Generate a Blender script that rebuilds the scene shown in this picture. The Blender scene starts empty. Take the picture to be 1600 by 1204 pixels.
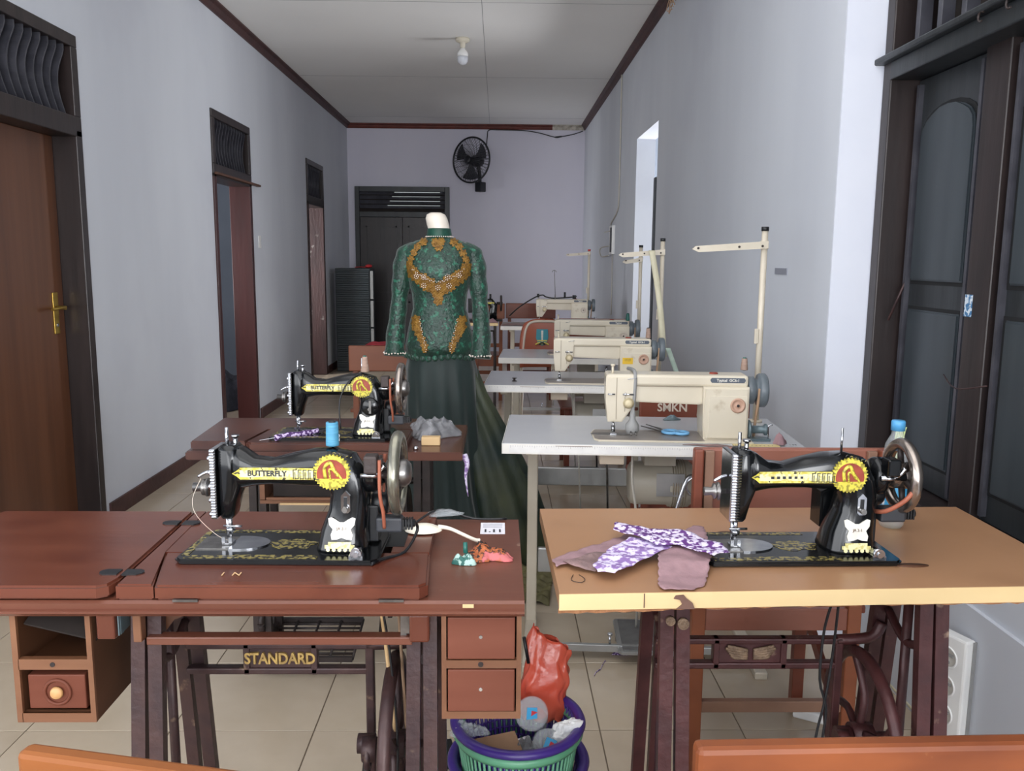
import bpy, bmesh, math, random
from mathutils import Vector, Matrix
R = math.radians; PI = math.pi
rnd = random.Random(7)
S = bpy.context.scene
COL = S.collection

# ---------------------------------------------------------------- camera, world, light, exposure
H = 1.307
cam = bpy.data.cameras.new('camera'); co = bpy.data.objects.new('camera', cam); COL.objects.link(co)
cam.sensor_fit = 'HORIZONTAL'; cam.sensor_width = 36; cam.lens = 36*1316.9/1600; cam.clip_start = .02
co.matrix_world = Matrix.Translation((0, 0, H)) @ Matrix.Rotation(-.017, 4, 'Z') @ Matrix.Rotation(PI/2-.1488, 4, 'X') @ Matrix.Rotation(.0076, 4, 'Z')
S.camera = co
w = bpy.data.worlds.new('world'); S.world = w; w.use_nodes = True
w.node_tree.nodes['Background'].inputs[0].default_value = (.80, .88, 1, 1)
w.node_tree.nodes['Background'].inputs[1].default_value = 1.2
XL_W = -2.12
def area(name, loc, rot, sx, sy, power, col):
    l = bpy.data.lights.new(name, 'AREA'); l.shape = 'RECTANGLE'; l.size = sx; l.size_y = sy; l.energy = power; l.color = col
    o = bpy.data.objects.new(name, l); COL.objects.link(o); o.location = loc; o.rotation_euler = rot
    return o
area('daylight_front_doorway', (-.35, -5.25, 1.45), (R(108), 0, 0), 2.9, 2.6, 85, (.97, .98, 1))
area('added_daylight_left', (XL_W, -1.0, 1.55), (R(122), 0, R(-52)), 4.8, 1.9, 108, (.97, .98, 1))  # unseen left-hand light, added to brighten the right wall
area('added_daylight_right', (1.52, -2.6, 1.55), (R(122), 0, R(60)), 3.4, 1.9, 290, (.97, .98, 1))  # unseen right-hand light, added to lift the left wall and ceiling
area('added_light_overhead', (-.35, 1.6, 2.995), (0, 0, 0), 2.2, 3.0, 28, (.97, .98, 1))  # added overhead fill for floor and tabletops; the ceiling has no opening
area('added_light_side_room', (-3.48, 5.9, 1.5), (R(108), 0, R(-62)), 1.3, 1.5, 85, (.97, .97, 1))  # added lamp in the side room, sent through the doorway to brighten the far end
area('added_light_side_room', (-3.48, 8.7, 1.5), (R(108), 0, R(-60)), 1.1, 1.5, 150, (.97, .97, 1))  # second added side-room lamp, brightening the back of the room
area('added_light_right_room', (2.55, 6.7, 1.6), (R(104), 0, R(102)), 1.4, 1.6, 120, (.97, .97, 1))  # unseen lamp added beyond the right opening, aimed to brighten the left wall
S.view_settings.view_transform = 'Standard'; S.view_settings.look = 'None'
S.view_settings.gamma = 1; S.view_settings.use_curve_mapping = False
S.view_settings.exposure = 0.14
S.cycles.max_bounces = 16; S.cycles.diffuse_bounces = 10

# ---------------------------------------------------------------- materials
def lin(h):
    h = h.lstrip('#')
    return tuple(((c/255)/12.92 if c/255 <= .04045 else ((c/255+.055)/1.055)**2.4) for c in (int(h[i:i+2], 16) for i in (0, 2, 4))) + (1,)
MATS = {}
def mat(name, c1, c2=None, rough=.5, metal=0, scale=6, st=(1, 1, 1), lo=.35, hi=.65, bump=0, bscale=None, detail=4, spec=.5, alpha=1, trans=0, coat=0, c3=None, s3=2.0, a3=.62, b3=.70, sheen=0):
    m = bpy.data.materials.new(name); m.use_nodes = True; nt = m.node_tree; N = nt.nodes; L = nt.links
    p = N['Principled BSDF']; p.inputs['Base Color'].default_value = lin(c1)
    p.inputs['Roughness'].default_value = rough; p.inputs['Metallic'].default_value = metal
    p.inputs['Specular IOR Level'].default_value = spec; p.inputs['Alpha'].default_value = alpha
    p.inputs['Transmission Weight'].default_value = trans; p.inputs['Coat Weight'].default_value = coat
    p.inputs['Coat Roughness'].default_value = .08; p.inputs['Sheen Weight'].default_value = sheen
    tc = N.new('ShaderNodeTexCoord'); mp = N.new('ShaderNodeMapping'); mp.inputs['Scale'].default_value = st
    L.new(tc.outputs['Object'], mp.inputs[0])
    if c2:
        n = N.new('ShaderNodeTexNoise'); n.inputs['Scale'].default_value = scale; n.inputs['Detail'].default_value = detail
        L.new(mp.outputs[0], n.inputs['Vector'])
        r = N.new('ShaderNodeValToRGB'); r.color_ramp.elements[0].position = lo; r.color_ramp.elements[1].position = hi
        r.color_ramp.elements[0].color = lin(c1); r.color_ramp.elements[1].color = lin(c2)
        L.new(n.outputs['Fac'], r.inputs[0]); out = r.outputs[0]
        if c3:
            n3 = N.new('ShaderNodeTexNoise'); n3.inputs['Scale'].default_value = s3; n3.inputs['Detail'].default_value = 6
            L.new(tc.outputs['Object'], n3.inputs['Vector'])
            r3 = N.new('ShaderNodeValToRGB'); r3.color_ramp.elements[0].position = a3; r3.color_ramp.elements[1].position = b3
            L.new(n3.outputs['Fac'], r3.inputs[0]); mx = N.new('ShaderNodeMix'); mx.data_type = 'RGBA'
            L.new(r3.outputs[0], mx.inputs[0]); L.new(out, mx.inputs[6]); mx.inputs[7].default_value = lin(c3); out = mx.outputs[2]
        L.new(out, p.inputs['Base Color'])
    if bump:
        n2 = N.new('ShaderNodeTexNoise'); n2.inputs['Scale'].default_value = bscale or scale*3; n2.inputs['Detail'].default_value = 5
        L.new(mp.outputs[0], n2.inputs['Vector']); b = N.new('ShaderNodeBump'); b.inputs['Strength'].default_value = bump; b.inputs['Distance'].default_value = .01
        L.new(n2.outputs['Fac'], b.inputs['Height']); L.new(b.outputs[0], p.inputs['Normal'])
    MATS[name] = m; return m
wall_m = mat('wall_paint', '#c4c8d0', '#ccd0d7', rough=.75, scale=1.2, st=(1.5, 1.5, .35), bump=.06, bscale=20, c3='#bbbec8', s3=.9, a3=.55, b3=.8)
wallb_m = mat('wall_paint_violet', '#d2d0dd', '#d8d6e2', rough=.75, scale=1.1, st=(1.5, 1.5, .5), bump=.05, bscale=20)
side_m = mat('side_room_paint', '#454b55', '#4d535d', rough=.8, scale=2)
white_m = mat('white_plaster', '#d9dce6', '#d2d6e2', rough=.7, scale=3, bump=.05)
ceil_m = mat('ceiling_paint', '#e6e6e4', '#ebebe9', rough=.8, scale=.8, bump=.03)
joint_m = mat('ceiling_joint', '#87898d', rough=.8)
grout_m = mat('grout', '#77695a', rough=.9)
tile_m = mat('floor_tile', '#b3a48f', '#bcad99', rough=.16, scale=3.2, spec=.5, c3='#a99a86', s3=2.2, a3=.45, b3=.75)
trim_m = mat('red_brown_trim', '#6b2f25', '#57241d', rough=.5, scale=9, st=(1, .2, 1), bump=.2)
trimd_m = mat('dark_trim', '#4a2a26', '#3a1f1e', rough=.5, scale=9, bump=.2)
blackwood = mat('dark_stained_wood', '#211a1a', '#2e2524', rough=.38, scale=14, st=(1, 1, .12), bump=.08)
blackwood2 = mat('dark_blue_black_wood', '#1d2023', '#272b2e', rough=.4, scale=14, st=(1, 1, .12), bump=.08)
panelm = mat('shutter_panel_wood', '#2a3136', '#343b40', rough=.35, scale=14, st=(1, 1, .12))
slatwood = mat('slat_wood', '#33333a', '#44444b', rough=.4, scale=12, bump=.05)
jamb_m = mat('dark_red_jamb', '#33110f', '#3e1614', rough=.4, scale=12, st=(1, 1, .15), bump=.1)
jambw_m = mat('weathered_red_jamb', '#2a1412', '#3a201d', rough=.6, scale=16, st=(1, 1, .2), bump=.4, c3='#6e6762', s3=14, a3=.66, b3=.69)
doorwood = mat('door_veneer', '#4f2c18', '#653d25', rough=.42, scale=7, st=(2, 2, .09), lo=.3, hi=.7, bump=.04)
redwood = mat('red_brown_varnish', '#562c20', '#673a2b', rough=.24, scale=11, st=(.15, 1.2, 1), lo=.3, hi=.75, bump=.03, c3='#4b241b', s3=5, a3=.52, b3=.75)
redwoodv = mat('red_brown_varnish_worn', '#5b3225', '#6c4132', rough=.32, scale=8, st=(.2, 1, 1), bump=.05, c3='#a08672', s3=13, a3=.69, b3=.74)
t3wood = mat('aged_dark_red_wood', '#4c2d25', '#5e3b30', rough=.25, scale=7, st=(.2, 1, 1), bump=.04, c3='#3d2420', s3=6, a3=.5, b3=.7)
drawerw = mat('drawer_front_wood', '#633628', '#754637', spec=.2, rough=.5, scale=9, st=(.12, 1, 1), bump=.02)
edgewood = mat('orange_brown_wood', '#6c4630', '#7c553c', rough=.4, scale=14, st=(.2, 1, 1), bump=.08)
brownside = mat('brown_plywood', '#4f311f', '#5d3b27', rough=.5, scale=10, st=(1, .2, 1), bump=.05)
skyglow = mat('outside_daylight', '#dfe4e8'); skyglow.node_tree.nodes['Principled BSDF'].inputs['Emission Color'].default_value = (.8, .9, .85, 1); skyglow.node_tree.nodes['Principled BSDF'].inputs['Emission Strength'].default_value = .5
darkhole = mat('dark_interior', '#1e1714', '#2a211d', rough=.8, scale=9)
iron = mat('cast_iron_brown', '#45302e', '#37282a', rough=.45, scale=20, bump=.15, c3='#75604f', s3=26, a3=.66, b3=.74, metal=.25)
irond = mat('cast_iron_dark', '#2b2524', '#3a302e', rough=.5, scale=20, bump=.15, metal=.25)
ironred = mat('cast_iron_red_brown', '#4c2a2a', '#3c2021', rough=.42, scale=18, bump=.15, metal=.2, c3='#8b7463', s3=24, a3=.66, b3=.73)
brasspaint = mat('worn_gold_paint', '#c2a35f', '#93794a', rough=.5, scale=60, metal=.3)
relief_m = mat('relief_tan', '#86705a', '#685443', rough=.6, scale=70, bump=.5)
black = mat('black_enamel', '#08090b', '#0e1012', rough=.16, scale=9, coat=.12, spec=.4)
blackp = mat('black_plastic', '#17181b', rough=.4)
plugm = mat('dark_grey_plug', '#33353a', rough=.45)
blackr = mat('black_rubber_and_recess_shade', '#101113', rough=.7)  # rubber ribs; also paints the dark of the belt recess and shutter grooves
chrome = mat('chrome', '#c9cbcf', '#a9abb0', rough=.16, metal=1, scale=30)
steel = mat('worn_steel', '#8d8b88', '#6f6c6a', rough=.32, metal=.9, scale=40)
rimolive = mat('wheel_rim_grey', '#8e8c7c', '#76746a', rough=.22, metal=.75, scale=30)
rimchrome = mat('wheel_rim_steel', '#8b817a', '#a59a92', rough=.2, metal=.9, scale=30)
goldp = mat('gold_decal', '#b8ab42', '#ddd27c', rough=.35, scale=120, lo=.42, hi=.58, metal=.15, c3='#3a3515', s3=120, a3=.60, b3=.63)
goldl = mat('gold_line', '#c9bd45', '#8b7f2c', rough=.35, scale=170, lo=.5, hi=.6)
cream_d = mat('cream_decal', '#d9d3a2', '#bfb56a', rough=.35, scale=150, lo=.5, hi=.6)
redd = mat('red_decal', '#7e2e20', '#96402c', rough=.35, scale=70)
bedgold = mat('bed_gold_print', '#1b1a16', '#857842', rough=.25, scale=110, lo=.46, hi=.54)
whited = mat('white_badge', '#dcdad2', '#d0cdc2', rough=.25, scale=80)
belt_m = mat('brown_belt', '#8b4a35', '#9c5b44', rough=.6, scale=20)
ply_top = mat('tan_laminate', '#9c7454', '#a67d5c', rough=.33, scale=2.5, st=(.6, 1, 1), c3='#946d4f', s3=6, a3=.5, b3=.8)
cream_e = mat('cream_edge_paint', '#d9bd8a', '#e0c695', rough=.5, scale=9, st=(.2, 1, 1), bump=.05, c3='#8b6b50', s3=17, a3=.70, b3=.725)
frayed = mat('frayed_plywood', '#a0714c', '#8a5d3c', rough=.8, scale=40, bump=.5)
chipm = mat('brown_chip', '#6e5146', '#5e433a', rough=.6, scale=30)
grey_top = mat('grey_laminate', '#b0b1b4', '#b7b8ba', rough=.22, scale=3)
greyw_e = mat('offwhite_table_edge', '#dad6cf', '#e2dfd8', rough=.35, scale=8)
tape_m = mat('edge_tape', '#dcdad8', '#e6e4e0', rough=.25, scale=20)
tick_m = mat('tape_tick', '#9d9793', rough=.6)
creamp = mat('cream_machine_paint', '#c9bfab', '#d1c8b5', rough=.32, scale=5, c3='#b3a48c', s3=14, a3=.66, b3=.78, coat=.2)
creamleg = mat('cream_painted_steel', '#c3b9a7', '#ccc3b2', rough=.4, scale=9, metal=.05)
creamdk = mat('cream_groove', '#8f8472', rough=.5)
bedplate = mat('grey_brown_bed', '#8a8179', '#948b83', rough=.3, scale=12, metal=.3)
greywheel = mat('grey_green_wheel', '#6d757b', '#5d656b', rough=.35, scale=14)
bluegrey = mat('teal_grey_metal', '#5c6c72', '#6d7d82', rough=.35, scale=20, metal=.3)
pinkdial = mat('pink_beige_dial', '#b38f7a', '#c19d88', rough=.5, scale=30)
tanbelt = mat('tan_belt', '#a38468', '#b3947a', rough=.7, scale=20)
silver = mat('aluminium', '#a5a6a5', '#b1b2b1', rough=.35, metal=.7, scale=10)
padgrey = mat('pedal_grey_rubber', '#5d5c5b', '#6a6968', rough=.8, scale=30)
motorm = mat('motor_grey_paint', '#a39c8e', '#ada699', rough=.4, scale=8)
greybox = mat('pale_wood_box', '#b8a894', '#c2b3a0', rough=.6, scale=10)
white = mat('white_plastic', '#e8e8e6', '#dededd', rough=.35, scale=9)
whitecable = mat('white_cable', '#b7b3aa', rough=.5)
greycable = mat('grey_cable', '#8d8d8c', rough=.5)
chair_m = mat('chair_red_brown', '#6b3324', '#7c4330', rough=.35, scale=9, st=(.2, 1, 1), bump=.04)
chair_pk = mat('chair_pink_brown', '#7c4a3c', '#905c4c', rough=.32, scale=9, st=(.2, 1, 1), bump=.05, c3='#5f3327', s3=9, a3=.6, b3=.75)
chair_st = mat('chair_stile_tan', '#80604e', '#8f6d5a', rough=.4, scale=9, bump=.03)
chair_fg = mat('chair_orange_worn', '#5a2d19', '#864a28', spec=.25, rough=.45, scale=8, st=(.5, 1, 1.5), lo=.3, hi=.7, bump=.06, c3='#a3714c', s3=15, a3=.60, b3=.72)
chair_fg_l = mat('chair_orange_brown', '#74421f', '#85502a', spec=.2, rough=.5, scale=7, st=(.3, 1, 1), bump=.03)
chair_or = mat('chair_orange', '#7d4429', '#8c5033', rough=.4, scale=7, st=(.3, 1, 1))
shellor = mat('moulded_orange_shell', '#a4563c', '#99503a', rough=.4, scale=5)
kgreen = mat('green_lace', '#07271d', '#0c3a2b', rough=.35, scale=26, bump=.5, bscale=90, c3='#1f634c', s3=48, a3=.57, b3=.63, sheen=.2)
kgreend = mat('green_collar', '#0d3a2e', '#124637', rough=.4, scale=30)
skirt_m = mat('dark_green_satin', '#13211f', '#1b2a28', spec=.3, rough=.5, scale=5, st=(3, 3, .5), sheen=.3)
train_m = mat('green_net_train', '#152622', '#2b3426', rough=.5, scale=9, st=(2, 2, .6), bump=.2, c3='#454a30', s3=3, a3=.5, b3=.7)
olive_m = mat('olive_net_cloth', '#5d5738', '#6b6540', rough=.6, scale=16)
goldlace = mat('gold_lace', '#6e4c18', '#946c26', rough=.45, scale=60, bump=.6, bscale=160, metal=.1)
pearl = mat('pearl_bead', '#e9dcd2', '#cfc0b4', rough=.15, scale=40)
mannq = mat('mannequin_plastic', '#d9d0c2', '#dfd7ca', rough=.35, scale=4)
bluethread = mat('blue_thread', '#3f7f9e', '#5294b3', rough=.6, scale=40, st=(1, 1, 8))
brownthread = mat('beige_brown_thread', '#a78d7e', '#8f7567', rough=.7, scale=40, st=(1, 1, 8))
tealp = mat('teal_plastic', '#1f5e55', rough=.4)
purp = mat('purple_batik', '#5b2a74', '#d9cfe6', rough=.7, scale=95, lo=.46, hi=.53, bump=.1)
purpd = mat('dark_purple_batik', '#43205c', '#c9b6da', rough=.7, scale=120, lo=.5, hi=.56, bump=.1)
purpl = mat('lilac_batik', '#8a6ba6', '#dcd2ea', rough=.7, scale=85, lo=.46, hi=.54, bump=.1)
mauve = mat('mauve_cotton', '#8f7176', '#99797d', rough=.8, scale=60, bump=.1)
mauved = mat('dark_mauve_cotton', '#75605f', '#8a6f6d', rough=.8, scale=30, bump=.4)
batik_o = mat('orange_batik', '#a85c34', '#2a1a15', rough=.7, scale=130, lo=.49, hi=.53, c3='#c2696a', s3=30, a3=.55, b3=.6)
batik_t = mat('teal_batik', '#2c5f58', '#a4c0b8', rough=.7, scale=75, lo=.47, hi=.52)
spoonm = mat('cream_spoon_plastic', '#eae3d2', rough=.35)
paper = mat('white_paper', '#e6e4ea', '#dcdae2', rough=.6, scale=20)
ink = mat('black_ink', '#22232c', rough=.6)
greyink = mat('grey_ink', '#9a98a4', rough=.6)
tissue_m = mat('tissue', '#efefee', '#e2e2e2', rough=.8, scale=20, bump=.3)
clear = mat('clear_plastic', '#cfd6da', rough=.12, alpha=.24, bump=.6, bscale=18)
bagclear = mat('grey_clear_bag', '#a8a8ac', '#7f8084', rough=.15, alpha=.5, scale=22, bump=1.0, bscale=30)
redbag = mat('red_plastic_bag', '#cf4a34', '#dd6a52', rough=.22, alpha=.84, scale=6, bump=.7, bscale=9)
purpleplas = mat('purple_plastic', '#47308a', '#3d2878', rough=.3, scale=9)
greenplas = mat('green_plastic', '#5c9c78', '#68a985', rough=.35, scale=9)
cardb = mat('cardboard', '#8a6a50', '#96765b', rough=.8, scale=12)
bluecap = mat('blue_cap', '#4c94c4', rough=.4)
bluescis = mat('light_blue_plastic', '#6fa9d4', rough=.4)
lblue = mat('label_blue', '#3f9ed0', '#e8eef4', rough=.4, scale=14, lo=.52, hi=.55)
lred = mat('label_red', '#c03038', '#e6e6ee', rough=.4, scale=22, lo=.55, hi=.58)
brass = mat('brass', '#b89a4a', '#a08238', rough=.3, metal=.8, scale=30)
wood_knob = mat('pale_wood_knob', '#c79a66', '#b88a58', rough=.5, scale=20)
pencil = mat('wood_stick', '#c9a97c', rough=.6)
cabm = mat('dark_green_plastic_drawer', '#151e22', '#1b262a', rough=.4, scale=8)
cabs = mat('grey_side_board', '#8a8a88', rough=.6)
redcl = mat('dark_red_cloth', '#8a1f2a', '#6a1620', rough=.8, scale=20)
redbright = mat('bright_red_plastic', '#b8262a', rough=.4)
fanm = mat('black_fan_plastic', '#1b1c22', '#15161b', rough=.35, scale=20)
blade_m = mat('smoked_blade', '#33343c', rough=.25, alpha=.75)
bulbm = mat('bulb_glass', '#c8cbd2', rough=.25)
porcel = mat('lamp_holder_cream', '#cfc8b6', rough=.5)
yellow = mat('yellow_sticker', '#e0b62c', rough=.4)
tealem = mat('teal_emblem', '#2f8b9a', rough=.4)
emby = mat('emblem_yellow', '#d8c456', rough=.4)
embd = mat('emblem_dark', '#23302a', rough=.5)
offw = mat('off_white_band', '#cbbfb0', rough=.5)
tapec = mat('tape_measure_cream', '#cfc9ae', '#c5bfa4', rough=.5, scale=20)
tapeg = mat('tape_measure_green', '#a9bdae', '#b7c9bb', rough=.5, scale=30)
rulery = mat('wooden_ruler', '#d4c28e', '#c9b782', rough=.5, scale=20)
darkcl = mat('dark_clothes', '#1b1c22', '#31303a', rough=.9, scale=16, bump=.6)
ochrecl = mat('ochre_clothes', '#8c5a2c', '#a06b38', rough=.9, scale=16, bump=.6)
bluecl = mat('blue_clothes', '#5a7590', '#7d94a8', rough=.9, scale=16, bump=.6)
stickerm = mat('sticker_blue', '#3b6f9a', '#c9d3dc', rough=.5, scale=120, lo=.48, hi=.52)
leafm = mat('pale_green_paper', '#b9c98f', rough=.7)
peelm = mat('peeled_plaster', '#c6c0b4', '#8f877a', rough=.9, scale=20, bump=.8)

# ---------------------------------------------------------------- mesh helpers
class MB:
    def __init__(s): s.b = bmesh.new()
    def box(s, x0, x1, y0, y1, z0, z1, M=None, bev=0):
        vs = [s.b.verts.new(((x0, x1)[i & 1], (y0, y1)[i >> 1 & 1], (z0, z1)[i >> 2])) for i in range(8)]
        fs = [s.b.faces.new([vs[i] for i in q]) for q in ((0, 2, 3, 1), (4, 5, 7, 6), (0, 1, 5, 4), (2, 6, 7, 3), (0, 4, 6, 2), (1, 3, 7, 5))]
        if bev:
            es = list({e for f in fs for e in f.edges})
            r = bmesh.ops.bevel(s.b, geom=es, offset=bev, segments=2, affect='EDGES', profile=.5)
            vs = [v for v in s.b.verts if v.is_valid and v in set(r['verts'])] if M else vs
        if M:
            for v in vs: v.co = M @ v.co
        return s
    def ring(s, pts): return [s.b.verts.new(p) for p in pts]
    def skin(s, rings, cap0=True, cap1=True, closed=True, smooth=True, loop=False):
        n = len(rings[0]); R_ = rings + ([rings[0]] if loop else [])
        for a, b in zip(R_, R_[1:]):
            for i in range(n if closed else n-1):
                f = s.b.faces.new((a[i], a[(i+1) % n], b[(i+1) % n], b[i])); f.smooth = smooth
        if not loop:
            if cap0 and n > 2: s.b.faces.new(rings[0][::-1])
            if cap1 and n > 2: s.b.faces.new(rings[-1])
        return s
    def cyl(s, p0, p1, r0, r1=None, n=14, cap=True, smooth=True):
        r1 = r0 if r1 is None else r1
        p0 = Vector(p0); p1 = Vector(p1); q = (p1-p0).to_track_quat('Z', 'Y')
        rs = [s.ring([p + q @ Vector((r*math.cos(2*PI*i/n), r*math.sin(2*PI*i/n), 0)) for i in range(n)]) for p, r in ((p0, r0), (p1, r1))]
        return s.skin(rs, cap, cap, smooth=smooth)
    def tube(s, pts, r, n=8, sub=4, cap=True):
        pts = [Vector(p) for p in pts]
        if sub > 1 and len(pts) > 2:
            P = [pts[0]]+pts+[pts[-1]]; o = []
            for i in range(1, len(P)-2):
                for k in range(sub):
                    t = k/sub; a, b, c, d = P[i-1:i+3]
                    o.append(.5*((2*b)+(c-a)*t+(2*a-5*b+4*c-d)*t*t+(3*b-a-3*c+d)*t**3))
            pts = o+[pts[-1]]
        rs = []; q = None
        for i, p in enumerate(pts):
            t = (pts[min(i+1, len(pts)-1)]-pts[max(i-1, 0)]).normalized()
            q2 = t.to_track_quat('Z', 'Y') if q is None else (q @ Vector((0, 0, 1))).rotation_difference(t) @ q
            q = q2; rr = r(i/(len(pts)-1)) if callable(r) else r
            rs.append(s.ring([p + q @ Vector((rr*math.cos(2*PI*k/n), rr*math.sin(2*PI*k/n), 0)) for k in range(n)]))
        return s.skin(rs, cap, cap)
    def lathe(s, prof, c=(0, 0, 0), axis='Z', n=24, sx=1, sy=1):
        rs = []
        for r, h in prof:
            r = max(r, 1e-4); pts = []
            for i in range(n):
                a = 2*PI*i/n; u, v = r*math.cos(a)*sx, r*math.sin(a)*sy
                pts.append(Vector(c)+Vector({'Z': (u, v, h), 'X': (h, u, v), 'Y': (v, h, u)}[axis]))
            rs.append(s.ring(pts))
        return s.skin(rs)
    def torus(s, c, Rr, r, axis='X', n=40, m=10, a0=0, a1=2*PI, sy=1):
        full = abs(a1-a0-2*PI) < 1e-6; rs = []
        for i in range(n if full else n+1):
            a = a0+(a1-a0)*i/n; pts = []
            for k in range(m):
                b = 2*PI*k/m; rr = Rr+r*math.cos(b); h = r*sy*math.sin(b); u, v = rr*math.cos(a), rr*math.sin(a)
                pts.append(Vector(c)+Vector({'X': (h, u, v), 'Y': (u, h, v), 'Z': (u, v, h)}[axis]))
            rs.append(s.ring(pts))
        return s.skin(rs, loop=full)
    def prism(s, poly, axis, a0, a1, bev=0):
        def P(u, v, h): return {'Y': (u, h, v), 'X': (h, u, v), 'Z': (u, v, h)}[axis]
        A = s.ring([P(u, v, a0) for u, v in poly]); B = s.ring([P(u, v, a1) for u, v in poly])
        n0 = len(s.b.faces); s.skin([A, B], smooth=False)
        if bev:
            es = [e for e in s.b.edges if (e.verts[0] in A and e.verts[1] in A) or (e.verts[0] in B and e.verts[1] in B)]
            bmesh.ops.bevel(s.b, geom=es, offset=bev, segments=2, affect='EDGES')
        return s
    def sphere(s, c, r, n=10, m=6, sc=(1, 1, 1)):
        prof = [(math.sin(PI*i/m), -math.cos(PI*i/m)) for i in range(m+1)]; rs = []
        for pr, ph in prof:
            pr = max(pr, 1e-3)
            rs.append(s.ring([(c[0]+r*sc[0]*pr*math.cos(2*PI*k/n), c[1]+r*sc[1]*pr*math.sin(2*PI*k/n), c[2]+r*sc[2]*ph) for k in range(n)]))
        return s.skin(rs)
    def sheet(s, f, nu, nv, th=.0015):
        g = [[Vector(f(i/nu, j/nv)) for j in range(nv+1)] for i in range(nu+1)]
        T = [s.ring(r) for r in g]; B = [s.ring([p-Vector((0, 0, th)) if abs(th) else p for p in r]) for r in g]
        for i in range(nu):
            for j in range(nv):
                a = s.b.faces.new((T[i][j], T[i+1][j], T[i+1][j+1], T[i][j+1])); b = s.b.faces.new((B[i][j+1], B[i+1][j+1], B[i+1][j], B[i][j])); a.smooth = b.smooth = True
        for i in range(nu):
            s.b.faces.new((T[i][0], B[i][0], B[i+1][0], T[i+1][0])); s.b.faces.new((T[i+1][nv], B[i+1][nv], B[i][nv], T[i][nv]))
        for j in range(nv):
            s.b.faces.new((T[0][j+1], B[0][j+1], B[0][j], T[0][j])); s.b.faces.new((T[nu][j], B[nu][j], B[nu][j+1], T[nu][j+1]))
        return s
    def build(s, name, m, parent=None, **kw):
        bmesh.ops.recalc_face_normals(s.b, faces=s.b.faces[:])
        me = bpy.data.meshes.new(name); s.b.to_mesh(me); s.b.free(); me.materials.append(m)
        o = bpy.data.objects.new(name, me); COL.objects.link(o)
        if parent: o.parent = parent
        for k, v in kw.items(): o[k] = v
        return o
def box(name, m, parent, *a, bev=0, **kw): return MB().box(*a, bev=bev).build(name, m, parent, **kw)
def thing(name, label, cat, loc=(0, 0, 0), rz=0, group=None):
    o = bpy.data.objects.new(name, None); COL.objects.link(o); o.empty_display_size = .05
    o.location = loc; o.rotation_euler = (0, 0, rz); o['label'] = label; o['category'] = cat
    if group: o['group'] = group
    return o
def tag(o, label, cat, group=None, loc=None, rot=None):
    o['label'] = label; o['category'] = cat
    if group: o['group'] = group
    if loc: o.location = loc
    if rot: o.rotation_euler = rot
    return o
def st(o): o['kind'] = 'structure'; return o
def text_mesh(name, s, size, m, parent, loc, rot, th=.0006, sx=1, align='CENTER', bold=0):
    c = bpy.data.curves.new('txt', 'FONT'); c.body = s; c.size = size; c.extrude = th; c.align_x = align; c.align_y = 'CENTER'; c.offset = bold; c.resolution_u = 3
    t = bpy.data.objects.new('txt', c); COL.objects.link(t)
    dg = bpy.context.evaluated_depsgraph_get(); dg.update()
    me = bpy.data.meshes.new_from_object(t.evaluated_get(dg)); bpy.data.objects.remove(t)
    me.materials.clear(); me.materials.append(m)
    o = bpy.data.objects.new(name, me); COL.objects.link(o); o.location = loc; o.rotation_euler = rot; o.scale = (sx, 1, 1)
    if parent: o.parent = parent
    return o
FRONT = (R(90), 0, 0)

# ---------------------------------------------------------------- the room
XL, XR, XJ, YB, YF, ZC = -1.94, 1.10, 1.232, 11.13, -5.0, 3.0
TX, TY, TS = -.9083, 2.196, .4
fl = st(box('floor', grout_m, None, -3.6, 2.7, YF-.4, YB+.2, -.06, -.0035))
tile_me = None
for i in range(-3, 6):
    for j in range(-6, 23):
        x0, y0 = TX+i*TS, TY+j*TS
        xa, xb = max(x0, XL), min(x0+TS, XJ if y0 < 2.8 else XR)
        yb_ = min(y0+TS, YB)
        if xb-xa < .03 or yb_-y0 < .03: continue
        full = xb-xa > TS-1e-4 and yb_-y0 > TS-1e-4
        if full and tile_me:
            o = bpy.data.objects.new('tile', tile_me); COL.objects.link(o); o.parent = fl
        else:
            o = MB().box(.0016, xb-xa-.0016, .0016, yb_-y0-.0016, -.0035, 0, bev=.0012).build('tile', tile_m, fl)
            if full: tile_me = o.data
        o.location = (xa, y0, 0)
def wall(name, m, boxes):
    b = MB()
    for q in boxes: b.box(*q)
    return st(b.build(name, m))
D1, D2, D3 = (3.08, 4.06), (5.885, 6.77), (8.72, 9.53)
ZD = 2.295
bx = [(XL-.15, XL, YF, -3.4, 0, ZC), (XL-.15, XL, -3.4, 1.4, 0, .6), (XL-.15, XL, -3.4, 1.4, 2.5, ZC)]; y = 1.4
for a, b_ in (D1, D2, D3):
    bx += [(XL-.15, XL, y, a, 0, ZC), (XL-.15, XL, a, b_, ZD, ZC)]; y = b_
bx.append((XL-.15, XL, y, YB+.15, 0, ZC))
wall('wall_left', wall_m, bx)
OR = (6.0, 6.92)
wall('wall_right', wall_m, [(XR, XR+.15, 2.8, OR[0], 0, ZC), (XR, XR+.15, *OR, 2.26, ZC), (XR, XR+.15, OR[1], YB+.15, 0, ZC)])
W1 = (.5, 2.79)
wall('wall_right_front', wall_m, [(XJ, XJ+.25, YF, -4.3, 0, ZC), (XJ, XJ+.25, -4.3, -.9, 0, .6), (XJ, XJ+.25, -4.3, -.9, 2.5, ZC), (XJ, XJ+.25, -.9, W1[0], 0, ZC), (XJ, XJ+.25, *W1, 0, .55), (XJ, XJ+.25, *W1, 2.42, ZC), (XJ, XJ+.25, 2.79, 2.95, 0, ZC)])
wall('trim_jog', white_m, [(XR+.0005, XJ+.01, 2.794, 2.7995, 0, ZC)])
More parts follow.
